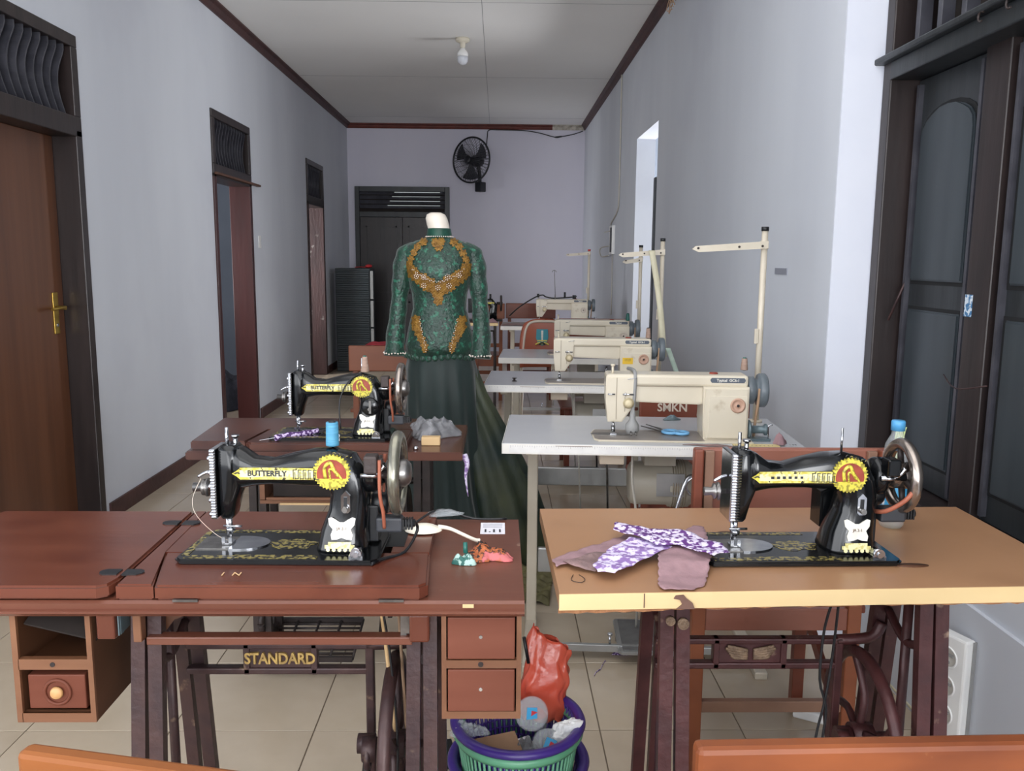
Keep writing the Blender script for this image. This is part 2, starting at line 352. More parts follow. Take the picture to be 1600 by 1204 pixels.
wall('trim_plinth_right', white_m if 0 else wall_m, [(XJ-.012, XJ, YF, 2.79, 0, .43)])
wall('wall_back', wallb_m, [(XL, XR, YB, YB+.15, 0, ZC)])
wall('wall_front', wall_m, [(XL, -1.85, YF-.15, YF, 0, ZC), (1.15, XJ, YF-.15, YF, 0, ZC), (-1.85, 1.15, YF-.15, YF, 2.8, ZC)])
ce = wall('ceiling', ceil_m, [(XL-.15, XJ+.25, YF-.15, YB+.15, ZC, ZC+.08)])
b = MB()
for x in (-.12,): b.box(x-.0015, x+.0015, YF, YB, ZC-.001, ZC+.01)
for yy in (-3.4, -1, 1.4, 3.6, 5.95, 8.3, 10.6): b.box(XL, XR, yy-.0015, yy+.0015, ZC-.001, ZC+.01)
b.build('panel_joint', joint_m, ce)
def crown(name, m, pts, side):
    b = MB(); b.prism([(0, 0), (side*.055, 0), (side*.055, -.012), (side*.03, -.022), (side*.022, -.045), (side*.012, -.06), (0, -.06)], 'Y', *pts); return b
o = crown('trim', trim_m, (YF, YB), 1).build('trim_left_ceiling', trimd_m); o.location = (XL, 0, ZC); st(o)
o = crown('trim', trim_m, (2.8, YB), -1).build('trim_right_ceiling', trimd_m); o.location = (XR, 0, ZC); st(o)
o = crown('trim', trim_m, (XL, XR-.42), 1).build('trim_back_ceiling', trim_m); o.rotation_euler = (0, 0, R(-90)); o.location = (0, YB, ZC); st(o)
o = crown('trim', trim_m, (XR-.42, XR), 1).build('trim_back_ceiling_bare', peelm); o.rotation_euler = (0, 0, R(-90)); o.location = (0, YB, ZC); st(o)
# mirrored so the trim hugs the back wall
for n in ('trim_back_ceiling', 'trim_back_ceiling_bare'):
    oo = bpy.data.objects[n]; oo.rotation_euler = (0, 0, 0); me = oo.data
    for v in me.vertices: x, yv, z = v.co; v.co = (yv, -x, z)
    me.flip_normals() if hasattr(me, 'flip_normals') else None
b = MB()
for a, c in ((YF, D1[0]-.02), (D1[1]+.05, D2[0]-.02), (D2[1]+.05, D3[0]-.02), (D3[1]+.05, YB)): b.box(XL, XL+.012, a, c, 0, .085)
st(b.build('baseboard_left', trimd_m))
st(MB().box(XR-.012, XR, 2.8, OR[0], 0, .085).box(XR-.012, XR, OR[1], YB, 0, .085).build('baseboard_right', trimd_m))
st(box('baseboard_back', trimd_m, None, XL+.012, XR-.012, YB-.012, YB, 0, .085))
st(MB().tube([(1.225, 2.79, .012), (1.222, 2.2, .012), (1.218, 1.2, .012)], .006).build('trim_floor_cable_right', tapec))
# side rooms
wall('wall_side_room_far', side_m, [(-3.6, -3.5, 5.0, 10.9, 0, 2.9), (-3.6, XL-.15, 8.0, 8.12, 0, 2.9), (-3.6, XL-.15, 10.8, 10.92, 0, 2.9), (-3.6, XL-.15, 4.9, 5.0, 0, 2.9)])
wall('ceiling_side_room', ceil_m, [(-3.6, XL-.15, 4.9, 10.92, 2.85, 2.95)])
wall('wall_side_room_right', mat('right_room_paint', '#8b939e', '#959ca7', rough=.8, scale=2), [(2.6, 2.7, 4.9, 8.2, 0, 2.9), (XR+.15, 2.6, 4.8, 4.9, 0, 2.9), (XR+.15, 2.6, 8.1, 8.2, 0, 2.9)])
wall('ceiling_side_room_right', ceil_m, [(XR+.15, 2.7, 4.8, 8.2, 2.85, 2.95)])

def curved_slat(y, z0, z1, x0, x1, amp, th=.011):
    b = MB(); rs = []
    n = 12
    for i in range(n+1):
        t = i/n; z = z0+(z1-z0)*t; yy = y + amp*(-math.sin(PI*min(t*1.12, 1))*1.0) + amp*.25*t
        rs.append(b.ring([(x0, yy, z), (x1, yy, z), (x1, yy+th, z), (x0, yy+th, z)]))
    return b.skin(rs, smooth=False)
def side_door(n, D, jm, leaf, nsl, recess=.10):
    y0, y1 = D; x0 = XL-.15
    r = bpy.data.objects.new('door_%d' % n, None); COL.objects.link(r); r['kind'] = 'structure'
    t = .055
    for q, m in (((x0, XL+.012, y1-t, y1, 0, ZD-.42), jm), ((x0, XL+.012, y0, y0+t, 0, ZD-.42), jm), ((x0, XL+.012, y0, y1, ZD-.42-.03, ZD-.36), blackwood),
                 ((x0, XL+.012, y0, y1, ZD-t, ZD), blackwood), ((x0, XL+.012, y0, y0+t, ZD-.36, ZD-t), blackwood), ((x0, XL+.012, y1-t, y1, ZD-.36, ZD-t), blackwood)):
        box('frame', m, r, *q, bev=.004)
    for k in range(nsl):
        yy = y0+t+.04+(y1-y0-2*t-.03)*k/nsl
        curved_slat(yy, ZD-.36, ZD-t, XL-.05, XL-.005, .062, .009).build('slat', slatwood, r)
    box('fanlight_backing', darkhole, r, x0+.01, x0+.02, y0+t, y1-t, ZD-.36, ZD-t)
    if leaf:
        xl = XL-recess
        box('door_leaf', doorwood, r, xl-.04, xl, y0+t, y1-t-.002, .01, ZD-.45, bev=.003)
        pl = box('handle_plate', brass, r, xl, xl+.006, y1-t-.105, y1-t-.06, .95, 1.14, bev=.002)
        MB().cyl((xl, y1-t-.082, 1.07), (xl+.05, y1-t-.082, 1.07), .009).tube([(xl+.045, y1-t-.082, 1.07), (xl+.05, y1-t-.12, 1.072), (xl+.045, y1-t-.19, 1.068)], .007).build('handle_lever', brass, pl)
        MB().cyl((xl+.004, y1-t-.082, .99), (xl+.009, y1-t-.082, .99), .008).build('keyhole', chrome, pl)
    return r
d1 = side_door(1, D1, blackwood, True, 13)
d2 = side_door(2, D2, jamb_m, False, 12)
d3 = side_door(3, D3, jambw_m, False, 9)
MB().box(XL, XL+.035, 5.90, 6.95, 1.862, 1.878, bev=.002).build('ledge', brownside, d2)
MB().box(XL+.0121, XL+.0135, 4.02, 4.05, .06, .0601).box(XL, XL+.006, 4.062, 4.11, 0, .035).box(XL-.06, XL-.01, 3.98, 4.004, 0, .05).build('peeled_patch', peelm, d1)
box('switch_plate', white, None, XL, XL+.008, 6.93, 6.99, 1.38, 1.48, bev=.002)
tag(bpy.data.objects['switch_plate'], 'small white light switch on the left wall past the middle doorway', 'switch')

# back door
bd = bpy.data.objects.new('door_4', None); COL.objects.link(bd); bd['kind'] = 'structure'; bd.location = (-1.85, YB, 0)
W_ = 1.215
for q in ((0, .06, 0, 2.215), (W_-.06, W_, 0, 2.215)): box('frame', blackwood2, bd, q[0], q[1], -.05, 0, q[2], q[3], bev=.004)
box('frame', blackwood2, bd, .06, W_-.06, -.05, 0, 2.15, 2.215, bev=.004); box('frame', blackwood2, bd, .06, W_-.06, -.05, 0, 1.83, 1.90, bev=.004)
for k in range(4):
    z = 1.925+k*.058
    MB().box(.06, W_-.06, -.045, -.038, 0, .05, M=Matrix.Translation((0, 0, z)) @ Matrix.Rotation(R(-22), 4, 'X')).build('louvre_slat', slatwood, bd)
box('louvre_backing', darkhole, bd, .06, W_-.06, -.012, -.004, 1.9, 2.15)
for k in range(4): box('daylight_gap', skyglow, bd, .42+.03*k, W_-.12, -.0435, -.0425, 1.975+k*.0555, 1.979+k*.0555)
for k in range(2):
    x0 = .062+k*(W_-.12)/2; x1 = x0+(W_-.128)/2
    lf = box('door_leaf', blackwood, bd, x0, x1, -.036, -.01, .01, 1.828, bev=.003)
    for z0, z1 in ((.12, .75), (.85, 1.72)):
        b = MB()
        for q in ((x0+.07, x1-.07, z0, z0+.02), (x0+.07, x1-.07, z1-.02, z1), (x0+.07, x0+.09, z0, z1), (x1-.09, x1-.07, z0, z1)): b.box(q[0], q[1], -.044, -.036, q[2], q[3])
        b.build('panel_moulding', blackwood, lf)
MB().cyl((W_/2+.0, -.05, 1.0), (W_/2+.0, -.036, 1.0), .02).build('handle_knob', steel, bd)

# shuttered window on the right, with the barred fanlight above it
wr = bpy.data.objects.new('window_1', None); COL.objects.link(wr); wr['kind'] = 'structure'
XW = XJ
for q in ((XW-.006, XW+.13, 2.735, 2.79, .55, 2.42), (XW-.006, XW+.13, .5, .56, .55, 2.42), (XW-.006, XW+.13, .56, 2.735, 2.36, 2.42), (XW-.006, XW+.13, .56, 2.735, .55, .61), (XW+.06, XW+.125, 2.21, 2.322, .61, 1.9), (XW+.06, XW+.125, 1.5, 1.58, .61, 1.9)):
    box('frame', blackwood, wr, *q, bev=.004)
box('lintel', blackwood2, wr, XW-.01, XW+.125, .56, 2.735, 1.87, 1.925, bev=.004)
box('lintel_ledge', blackwood2, wr, XW-.035, XW+.01, .56, 2.83, 1.925, 1.945, bev=.005)
MB().torus((XW-.02, 2.84, 1.93), .016, .004, 'X', n=16, m=6).build('hook', irond, wr)
MB().torus((XW-.03, 2.2, 1.915), .012, .003, 'X', n=14, m=6, a0=-2, a1=2.4).torus((XW-.03, 2.08, 1.915), .014, .003, 'X', n=14, m=6, a0=-2, a1=2.4).build('hook', irond, wr)
for k in range(16):
    yy = 2.66-k*.13
    box('window_bar', slatwood, wr, XW+.03, XW+.07, yy-.012, yy+.012, 1.945, 2.36, bev=.002)
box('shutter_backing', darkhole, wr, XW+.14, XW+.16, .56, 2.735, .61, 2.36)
def shutter(y0, y1, x):
    L_ = box('shutter_leaf', blackwood2, wr, x, x+.03, y0, y1, .615, 1.868, bev=.003)
    for z0, z1, arch in ((.70, 1.16, False), (1.25, 1.78, True)):
        a, c = y0+.055, y1-.055
        poly = [(a, z0), (c, z0), (c, z1-.1 if arch else z1)]
        if arch: poly += [((a+c)/2+(c-a)/2*math.cos(t), z1-.1+.085*math.sin(t)**.8) for t in [PI*i/10 for i in range(1, 10)]]
        poly += [(a, z1-.1 if arch else z1)]
        ym_, zm_ = (a+c)/2, (z0+z1)/2
        MB().prism([(ym_+(p-ym_)*1.09, zm_+(q_-zm_)*1.045) for p, q_ in poly], 'X', x-.002, x+.001).build('dark_groove_line', blackr, L_)  # dark outline paints the shade in the recess around the panel
        MB().prism(poly, 'X', x-.012, x+.001, bev=.005).build('raised_panel', panelm, L_)
    MB().box(x-.016, x, y0+.02, y0+.034, .63, 1.85).box(x-.016, x, y1-.034, y1-.02, .63, 1.85).build('bead_moulding', slatwood, L_)
shutter(2.324, 2.732, XW+.085); shutter(1.585, 2.208, XW+.085); shutter(.565, 1.495, XW+.085)
MB().tube([(XW+.10, 2.70, 1.32), (XW+.03, 2.71, 1.12)], .004).tube([(XW+.10, 2.70, 1.32), (XW+.10, 2.70, .68)], .0035).build('stay_rod', iron, wr)
MB().tube([(XW+.0, 2.29, 1.0), (XW-.012, 2.2, .975), (XW+.0, 2.08, 1.0)], .002).build('hook_wire', iron, wr)
box('sticker', stickerm, wr, XW+.057, XW+.060, 2.285, 2.318, 1.16, 1.22)

# ---------------------------------------------------------------- black decorated sewing machine
def superring(b, c, n, hn, hy, e=3.2, k=20):
    pts = []
    for i in range(k):
        a = 2*PI*i/k; ca, sa = math.cos(a), math.sin(a)
        u = abs(ca)**(2/e)*(1 if ca >= 0 else -1)*hn; v = abs(sa)**(2/e)*(1 if sa >= 0 else -1)*hy
        pts.append((c[0]+n[0]*u, .085+v, c[1]+n[1]*u))
    return b.ring(pts)
def strip_xz(b, pts_top, pts_bot, yf, th=.0012):
    T = []; n = len(pts_top)
    rings = []
    for (x, zt), (_, zb) in zip(pts_top, pts_bot):
        y = yf(x)
        rings.append(b.ring([(x, y, zt), (x, y-th, zt), (x, y-th, zb), (x, y, zb)]))
    return b.skin(rings, smooth=False)
def black_machine(loc, rz, label, rim, wheel_r=.0725, style=1):
    t = thing('sewing_machine', label, 'sewing machine', (loc[0], loc[1], loc[2]-.0082), rz); t.scale = (1, 1, 1.045)
    bed = MB().prism([(.012, 0), (.34, 0), (.352, .012), (.352, .156), (.34, .168), (.02, .168), (.006, .15), (0, .014)], 'Z', .0085, .017, bev=.003).build('bed', black, t)
    b = MB(); z0, z1 = .0172, .0177
    for q in ((.016, .245, .008, .021), (.02, .225, .147, .16), (.008, .02, .02, .15), (.1, .24, .021, .026)): b.box(q[0], q[1], q[2], q[3], z0, z1)
    b.build('border_ornament', bedgold, bed)
    pts = [(.185+.042*math.cos(a)*(1+.15*math.sin(5*a)), .085+.026*math.sin(a)*(1+.2*math.sin(6*a))) for a in [2*PI*i/40 for i in range(40)]]
    MB().prism(pts, 'Z', z0, z1).build('centre_ornament', bedgold, bed)
    MB().box(.02, .10, .052, .118, .017, .0190).build('slide_plate', steel, t)
    MB().prism([(.092+.052*math.cos(a), .085+.036*math.sin(a)) for a in [-PI/2+PI*i/16 for i in range(17)]]+[(.08, .121), (.08, .049)], 'Z', .017, .0194).build('needle_plate', chrome, t)
    b = MB(); ang = lambda d: (math.cos(R(d)), math.sin(R(d)))
    rs = [superring(b, (.279, .0165), (1, 0), .047, .050), superring(b, (.279, .022), (1, 0), .045, .048), superring(b, (.2815, .05), (1, 0), .041, .041), superring(b, (.290, .085), (1, 0), .035, .036),
          superring(b, (.293, .112), (1, 0), .034, .035), superring(b, (.289, .132), ang(20), .035, .034), superring(b, (.278, .150), ang(50), .037, .033), superring(b, (.258, .1565), ang(78), .032, .032),
          superring(b, (.228, .155), (0, 1), .031, .031), superring(b, (.19, .152), (0, 1), .026, .028), superring(b, (.155, .1475), (0, 1), .0215, .026), superring(b, (.125, .148), (0, 1), .024, .027), superring(b, (.104, .153), (0, 1), .034, .028), superring(b, (.088, .1545), (0, 1), .038, .028)]
    b.skin(rs)
    hd = []
    for z, xa, xb, hy in ((.067, .064, .084, .020), (.072, .062, .087, .024), (.10, .062, .094, .027), (.125, .061, .104, .028), (.15, .061, .104, .028), (.186, .062, .098, .028), (.193, .066, .092, .024)):
        k = 16; pts = []
        for i in range(k):
            a = 2*PI*i/k; ca, sa = math.cos(a), math.sin(a); e = 4
            pts.append(((xa+xb)/2+(xb-xa)/2*abs(ca)**(2/e)*(1 if ca > 0 else -1), .085+hy*abs(sa)**(2/e)*(1 if sa > 0 else -1), z))
        hd.append(b.ring(pts))
    b.skin(hd)
    b.lathe([(.001, .318), (.03, .32), (.033, .326), (.033, .338), (.027, .345), (.018, .352), (.014, .362)], (0, .085, .145), 'X', 24)
    arm = b.build('arm', black, t)
    for pm in arm.data.polygons: pm.use_smooth = True
    # face plate with ridges
    b = MB().box(.052, .0625, .052, .118, .070, .190, bev=.002)
    for k in range(24): b.cyl((.053, .0515, .074+k*.0049), (.070 if style == 3 else .0625, .0535, .074+k*.0049), .0027 if style == 3 else .0022, n=6)
    if style != 3:
        for k in range(9): b.sphere((.052, .056+.01*(k % 2), .078+k*.012), .005, 8, 5)
    b.build('face_plate', chrome, t)
    MB().cyl((.074, .085, .185), (.074, .085, .222), .0032).build('bar_top', chrome, t)
    b = MB().cyl((.074, .085, .07), (.074, .085, .036), .0038).cyl((.074, .085, .046), (.074, .085, .040), .008).cyl((.062, .083, .049), (.095, .083, .049), .0022)
    b.build('needle_bar', chrome, t)
    MB().cyl((.088, .088, .185), (.088, .088, .205), .004).cyl((.088, .088, .205), (.088, .088, .209), .007).build('pressure_screw', chrome, t)
    MB().cyl((.068, .088, .07), (.068, .088, .026), .003).box(.062, .080, .070, .092, .0198, .0225).box(.062, .068, .07, .073, .0198, .033).box(.074, .08, .07, .073, .0198, .033).cyl((.074, .085, .036), (.074, .085, .02), .0009, n=6).build('presser_foot', chrome, t)
    b = MB().lathe([(.004, 0), (.004, -.012), (.016, -.013), (.016, -.016), (.008, -.018), (.014, -.020), (.014, -.023), (.007, -.026), (.008, -.040), (.004, -.041)], (.052, .082, .118), 'X', 18)
    b.build('tension_dial', steel, t)
    MB().tube([(.05, .075, .148), (.038, .07, .146), (.026, .07, .139)], .003).build('take_up_lever', chrome, t)
    if style == 1: MB().tube([(.03, .07, .136), (.014, .068, .10), (.02, .07, .07), (.05, .078, .035), (.073, .083, .022)], .0005, n=5).build('thread', offw, t)
    # decals
    hyf = lambda x: .085-(.0285 if x < .1 else .0275 if x < .14 else .027+(x-.14)*.055)
    b = MB(); xs = [.104+.0145*i for i in range(10)]
    strip_xz(b, [(x, .1585+.01*(x-.104)) for x in xs], [(x, .1385+.01*(x-.104)) for x in xs], lambda x: hyf(x)-.0006)
    dec = b.build('name_strip', goldp, t)
    b = MB(); strip_xz(b, [(x, .1545+.01*(x-.104)) for x in xs], [(x, .1425+.01*(x-.104)) for x in xs], lambda x: hyf(x)-.0016, .0005); b.build('name_band', cream_d, dec)
    if style != 3: text_mesh('name_lettering', 'BUTTERFLY', .0135, ink, dec, (.152, hyf(.155)-.0030, .1492), (R(90), 0, R(-2.5)), sx=1.0, bold=.0003)
    else:
        b = MB()
        for k in range(8): b.box(.125+k*.0105, .130+k*.0105, hyf(.16)-.0036, hyf(.16)-.001, .1465+.0001*k, .1505+.0001*k)
        b.build('name_lettering', ink, dec)
    b = MB()
    for k in range(5):
        x = .198+.009*k; y_ = hyf(x)-.0032; b.box(x, x+.001, y_, y_+.003, .141, .157).box(x, x+.006, y_, y_+.003, .156, .157).box(x+.003, x+.004, y_, y_+.003, .141, .153).box(x+.003, x+.009, y_, y_+.003, .141, .142)
    b.build('meander_print', ink, dec)
    b = MB().prism([(.090, .1485), (.098, .153), (.104, .1575), (.108, .1575), (.108, .139), (.104, .139), (.098, .144)], 'Y', hyf(.1)-.002, hyf(.1)+.002); b.build('pointed_end', goldl, dec)
    b = MB().tube([(.095, hyf(.1)-.002, .1485), (.10, hyf(.1)-.002, .150), (.104, hyf(.1)-.002, .1485)], .0012, n=5); b.build('end_scroll', ink, dec)
    b = MB(); c = (.266, .153); yy = .0505
    pts = []
    for i in range(64):
        a = 2*PI*i/64; r = .0335 if i % 2 else .0300
        pts.append((c[0]+r*math.cos(a), c[1]+r*.92*math.sin(a)))
    b.prism(pts, 'Y', yy, .056); sun = b.build('sun_emblem', goldl, t)
    MB().prism([(c[0]+.026*math.cos(a), c[1]-.004+.026*max(math.sin(a), -.25)) for a in [2*PI*i/30 for i in range(30)]], 'Y', yy-.0008, yy+.001).build('sun_field', redd, sun)
    MB().prism([(c[0]-.024, c[1]-.013), (c[0]+.026, c[1]-.013), (c[0]+.022, c[1]-.024), (c[0]-.018, c[1]-.024)], 'Y', yy-.0010, yy).tube([(c[0]-.01, yy-.0012, c[1]-.01), (c[0]-.012, yy-.0012, c[1]+.008), (c[0]-.002, yy-.0012, c[1]+.017), (c[0]+.004, yy-.0012, c[1]+.006), (c[0]+.012, yy-.0012, c[1]-.006)], .0032, n=6).tube([(c[0]-.002, yy-.0012, c[1]-.012), (c[0]-.003, yy-.0012, c[1]+.006), (c[0]+.010, yy-.0012, c[1]-.001), (c[0]+.018, yy-.0012, c[1]-.012)], .002, n=6).build('sun_figure', goldl, sun)
    # regulator, badge
    yc = lambda z: .085-(.048-(z-.02)*.21)-.002
    pl = MB().prism([(.282, .088), (.286, .084), (.294, .084), (.298, .088), (.298, .114), (.290, .122), (.282, .114)], 'Y', .0465, .052).build('stitch_regulator', chrome, t)
    MB().box(.287, .293, .045, .0475, .095, .112).build('regulator_slot', blackp, pl)
    MB().cyl((.290, .047, .092), (.290, .036, .092), .0048).build('regulator_knob', steel, pl)
    bp = [(-.026, .022), (-.02, .024), (-.012, .020), (-.004, .015), (.004, .015), (.012, .020), (.02, .024), (.026, .022), (.024, .010), (.017, .002), (.021, -.008), (.019, -.017), (.008, -.016), (0, -.013), (-.008, -.016), (-.019, -.017), (-.021, -.008), (-.017, .002), (-.024, .010)]
    M_ = Matrix.Translation((.283, yc(.055)+.001, .055)) @ Matrix.Rotation(R(-11), 4, 'X')
    bg = MB().prism([(x*.92, z*.92) for x, z in bp], 'Y', -.0012, .001).build('butterfly_badge', whited, t); bg.matrix_local = M_
    text_mesh('badge_lettering', 'JA 2-1', .007, relief_m, bg, (0, -.0018, .003), FRONT)
    b = MB().box(-.026, .026, -.0012, .001, -.003, .003)
    for k in range(5): b.cyl((-.02+k*.01, -.0014, -.005), (-.02+k*.01, .001, -.005), .0035, n=10)
    b.box(-.02, .02, -.0012, .001, .003, .008)
    o = b.build('lower_badge', cream_d, t); o.matrix_local = Matrix.Translation((.280, yc(.028)-.0005, .029)) @ Matrix.Rotation(R(-12), 4, 'X')
    MB().cyl((.312, .03, .024), (.312, .012, .024), .010).cyl((.312, .012, .024), (.312, .009, .024), .005).box(.30, .324, .012, .03, .0172, .0215).build('bed_screw', chrome, t)
    # hand wheel
    cx, cz = .377, .145; hw = MB().torus((cx, .085, cz), wheel_r-.010, .0105, 'X', n=48, m=12).build('hand_wheel', rim, t)
    b = MB().lathe([(.012, .352), (.022, .358), (.024, .392), (.016, .400), (.008, .402)], (0, .085, cz), 'X', 20)
    b.build('wheel_hub', rim if style == 3 else steel, hw)
    for k in range(6):
        a = 2*PI*k/6+.3
        MB().cyl((cx, .085+.02*math.cos(a), cz+.02*math.sin(a)), (cx, .085+(wheel_r-.014)*math.cos(a), cz+(wheel_r-.014)*math.sin(a)), .0065, .005, n=8).build('wheel_spoke', irond, hw)
    b = MB().box(.325, .348, .03, .06, .155, .185, bev=.003).cyl((.325, .048, .150), (.366, .048, .150), .006).cyl((.352, .048, .155), (.352, .048, .178), .005).cyl((.345, .052, .17), (.345, .10, .17), .003)
    b.build('bobbin_winder', irond if style != 3 else black, t)
    MB().cyl((.318, .042, .150), (.352, .042, .150), .0045).tube([(.345, .045, .15), (.352, .04, .158), (.36, .04, .168)], .004).build('winder_lever', chrome, t)
    if style != 3: MB().tube([(.352, .035, .178), (.352, .036, .12), (.356, .045, .085), (.355, .06, .055)], .0032).tube([(.349, .12, .17), (.347, .11, .10), (.350, .09, .06)], .003).build('belt', belt_m, t)
    else: MB().tube([(.378, .03, .14), (.36, .03, .115), (.335, .05, .09), (.328, .09, .08)], .004).build('belt', belt_m, t)
    # motor bolted behind the pillar
    mz = .055 if style != 3 else .075
    m = MB().lathe([(.012, .325), (.019, .327), (.021, .333), (.021, .352), (.017, .357), (.001, .358)], (0, .115, mz+.03), 'X', 20).box(.322, .340, .09, .125, .02, mz+.03, bev=.003).build('motor', blackp, t)
    pg = box('motor_plug', plugm, m, .338, .385, .070, .098, mz-.012, mz+.014, bev=.004)
    b = MB()
    for k in range(4): b.box(.385+k*.005, .388+k*.005, .075, .093, mz-.008, mz+.010)
    b.cyl((.383, .084, mz+.001), (.407, .084, mz+.001), .006).build('strain_relief', blackp, m)
    if style == 3:
        sw = MB().prism([(.245, .035), (.272, .028), (.285, .03), (.285, .108), (.27, .112), (.245, .10)], 'Y', .118, .17, bev=.004).build('lamp_housing', black, t)
        sw.location = (0, 0, .006)
    if style == 2:
        k = MB().lathe([(.024, 0), (.026, -.008), (.022, -.012), (.001, -.013)], (.292, .052, .098), 'Y', 26).build('feed_dial', black, t)
        MB().torus((.292, .042, .098), .021, .0012, 'Y', n=26, m=6).box(.289, .295, .036, .042, .080, .116).build('dial_ring', steel, k)
    MB().cyl((.262, .085, .184), (.262, .085, .23), .0022, n=8).build('spool_pin', chrome, t)
    b = MB()
    for k in range(6):
        x = .262+.0075*k; b.torus((x, .0565+.0012*k, .1845-.0022*k), .0032, .0009, 'Y', n=10, m=4, a0=.3*k, a1=.3*k+4.2)
    b.build('top_scroll', bedgold, t)
    return t
m1 = black_machine((-.556, 1.39, .785), R(-1), 'black decorated sewing machine on the red-brown front table, blue thread on top', rimolive, style=1)
m2 = black_machine((-.663, 2.38, .785), R(-1), 'black decorated sewing machine on the second left table beside the green gown', rimchrome, style=2)
m3 = black_machine((.367, 1.405, .776), R(1), 'black decorated sewing machine on the tan table, bottle behind its wheel', rimchrome, .066, style=3)

# ---------------------------------------------------------------- treadle iron base (parts of a table)
def flute(b, p0, p1, w, d, n=3):
    """a cast leg: n rounded ribs side by side across x, joined by a thin web"""
    p0, p1 = Vector(p0), Vector(p1)
    for k in range(n):
        o = Vector((-w/2+w*(k+.5)/n, 0, 0)); b.cyl(p0+o, p1+o, w/n*.5, n=8)
    M0 = [p0+Vector((sx*w/2, sy*d/2, 0)) for sx, sy in ((-1, -1), (1, -1), (1, 1), (-1, 1))]
    M1 = [p1+Vector((sx*w/2, sy*d/2, 0)) for sx, sy in ((-1, -1), (1, -1), (1, 1), (-1, 1))]
    b.skin([b.ring(M0), b.ring(M1)], smooth=False)
def treadle_base(t, x0, x1, y0, y1, zt, m, word, wheel_x, brace_x1, foot=.08, px=None):
    ym = (y0+y1)/2; yc_ = ym
    for x in (x0, x1):
        for (ya, yb) in ((y0, y0-foot), (y1, y1+foot+.01)):
            for dx, spread in ((-.0135, -.004), (.0135, .004)):
                b = MB(); flute(b, (x+dx, ya, zt), (x+dx+spread, yb, .02), .023, .020, 2)
                b.cyl((x+dx+spread, yb, .03), (x+dx+spread, yb, 0), .016, .02)
                b.build('leg', m, t)
        b = MB()
        b.box(x-.011, x+.011, y0, y1, zt-.028, zt-.004, bev=.003)
        b.tube([(x, y0, zt-.10), (x, ym, zt-.13), (x, y1, zt-.10)], .008).tube([(x, y0-.03, .16), (x, ym, .24), (x, y1+.03, .16)], .010).tube([(x, ym, zt-.02), (x, ym, .22)], .009)
        b.tube([(x, y0-.03, .16), (x, ym, .05), (x, y1+.03, .16)], .010)
        b.build('side_frame', m, t)
    # cross brace with name plate
    zb0, zb1, yb = .530, .592, y1
    b = MB()
    b.box(x0, brace_x1+.012, yb-.010, yb+.010, zb1-.012, zb1, bev=.003).box(x0, brace_x1, yb-.010, yb+.010, zb0, zb0+.013, bev=.003)
    L_ = brace_x1-x0; a, c = x0+L_*.34, x0+L_*.70
    b.box(a, c, yb-.006, yb+.006, zb0+.012, zb1-.011).box(a-.008, a+.004, yb-.010, yb+.010, zb0, zb1, bev=.002).box(c-.004, c+.008, yb-.010, yb+.010, zb0, zb1, bev=.002)
    b.box(brace_x1-.004, brace_x1+.012, yb-.010, yb+.010, .12, zb1, bev=.003)
    b.tube([(brace_x1, yb, zb1-.006), (x1-.03, yb, zb1), (x1-.01, yb, zb1+.03)], .011)
    br = b.build('cross_brace', m, t)
    if word: text_mesh('cast_lettering', word, .030, brasspaint, br, ((a+c)/2, yb-.0085, (zb0+zb1)/2+.001), FRONT, th=.003, sx=.84, bold=.0008)
    else:
        b = MB()
        for s in (-1, 1):
            for k in range(5):
                b.tube([((a+c)/2+s*.006, yb-.009, (zb0+zb1)/2-.008+.004*k), ((a+c)/2+s*.03, yb-.011, (zb0+zb1)/2-.006+.005*k), ((a+c)/2+s*(.048-.004*abs(k-3)), yb-.009, (zb0+zb1)/2-.002+.0045*k)], .0035, n=6)
        b.build('cast_butterfly', relief_m, br)
    # fly wheel, treadle rod and pedal
    R_ = .155; zc = .42
    fw = MB().torus((wheel_x, ym+.02, zc), R_, .012, 'X', n=44, m=8).cyl((wheel_x-.02, ym+.02, zc), (wheel_x+.02, ym+.02, zc), .025).build('flywheel', m, t)
    for k in range(5):
        a = 2*PI*k/5
        MB().tube([(wheel_x, ym+.02+.02*math.cos(a), zc+.02*math.sin(a)), (wheel_x+.006, ym+.02+.08*math.cos(a+.2), zc+.08*math.sin(a+.2)), (wheel_x, ym+.02+R_*math.cos(a), zc+R_*math.sin(a))], .008, n=6).build('wheel_spoke', m, fw)
    MB().cyl((brace_x1+.004, ym+.02, zc), (x1, ym+.02, zc), .008).cyl((brace_x1-.012, ym+.02, zc), (brace_x1+.02, ym+.02, zc), .018).torus((wheel_x-.045, ym, zc-.01), .022, .006, 'X', n=18, m=6).cyl((wheel_x-.055, ym, zc), (wheel_x-.03, ym, zc), .022).build('crank', m, t)
    MB().tube([(wheel_x-.045, ym, zc), (wheel_x-.07, ym-.06, .12)], .008).build('treadle_rod', irond, t)
    xa, xb = px or (x0+.07, x1-.10); b = MB()
    b.box(xa, xb, ym-.14, ym-.125, .06, .075).box(xa, xb, ym+.08, ym+.095, .09, .105).box(xa, xa+.012, ym-.14, ym+.095, .06, .105)
    for k in range(9): b.tube([(xa, ym-.125+k*.024, .066+k*.0032), (xb, ym-.125+k*.024, .066+k*.0032)], .0045, n=5)
    for k in range(5): b.tube([(xa+(xb-xa)*(k+.0)/4, ym-.135, .067), (xa+(xb-xa)*(k+.0)/4, ym+.09, .098)], .0045, n=5)
    b.build('pedal', irond, t)
    MB().cyl((x0, ym, .085), (x1, ym, .085), .007).build('pedal_axle', irond, t)
    return br

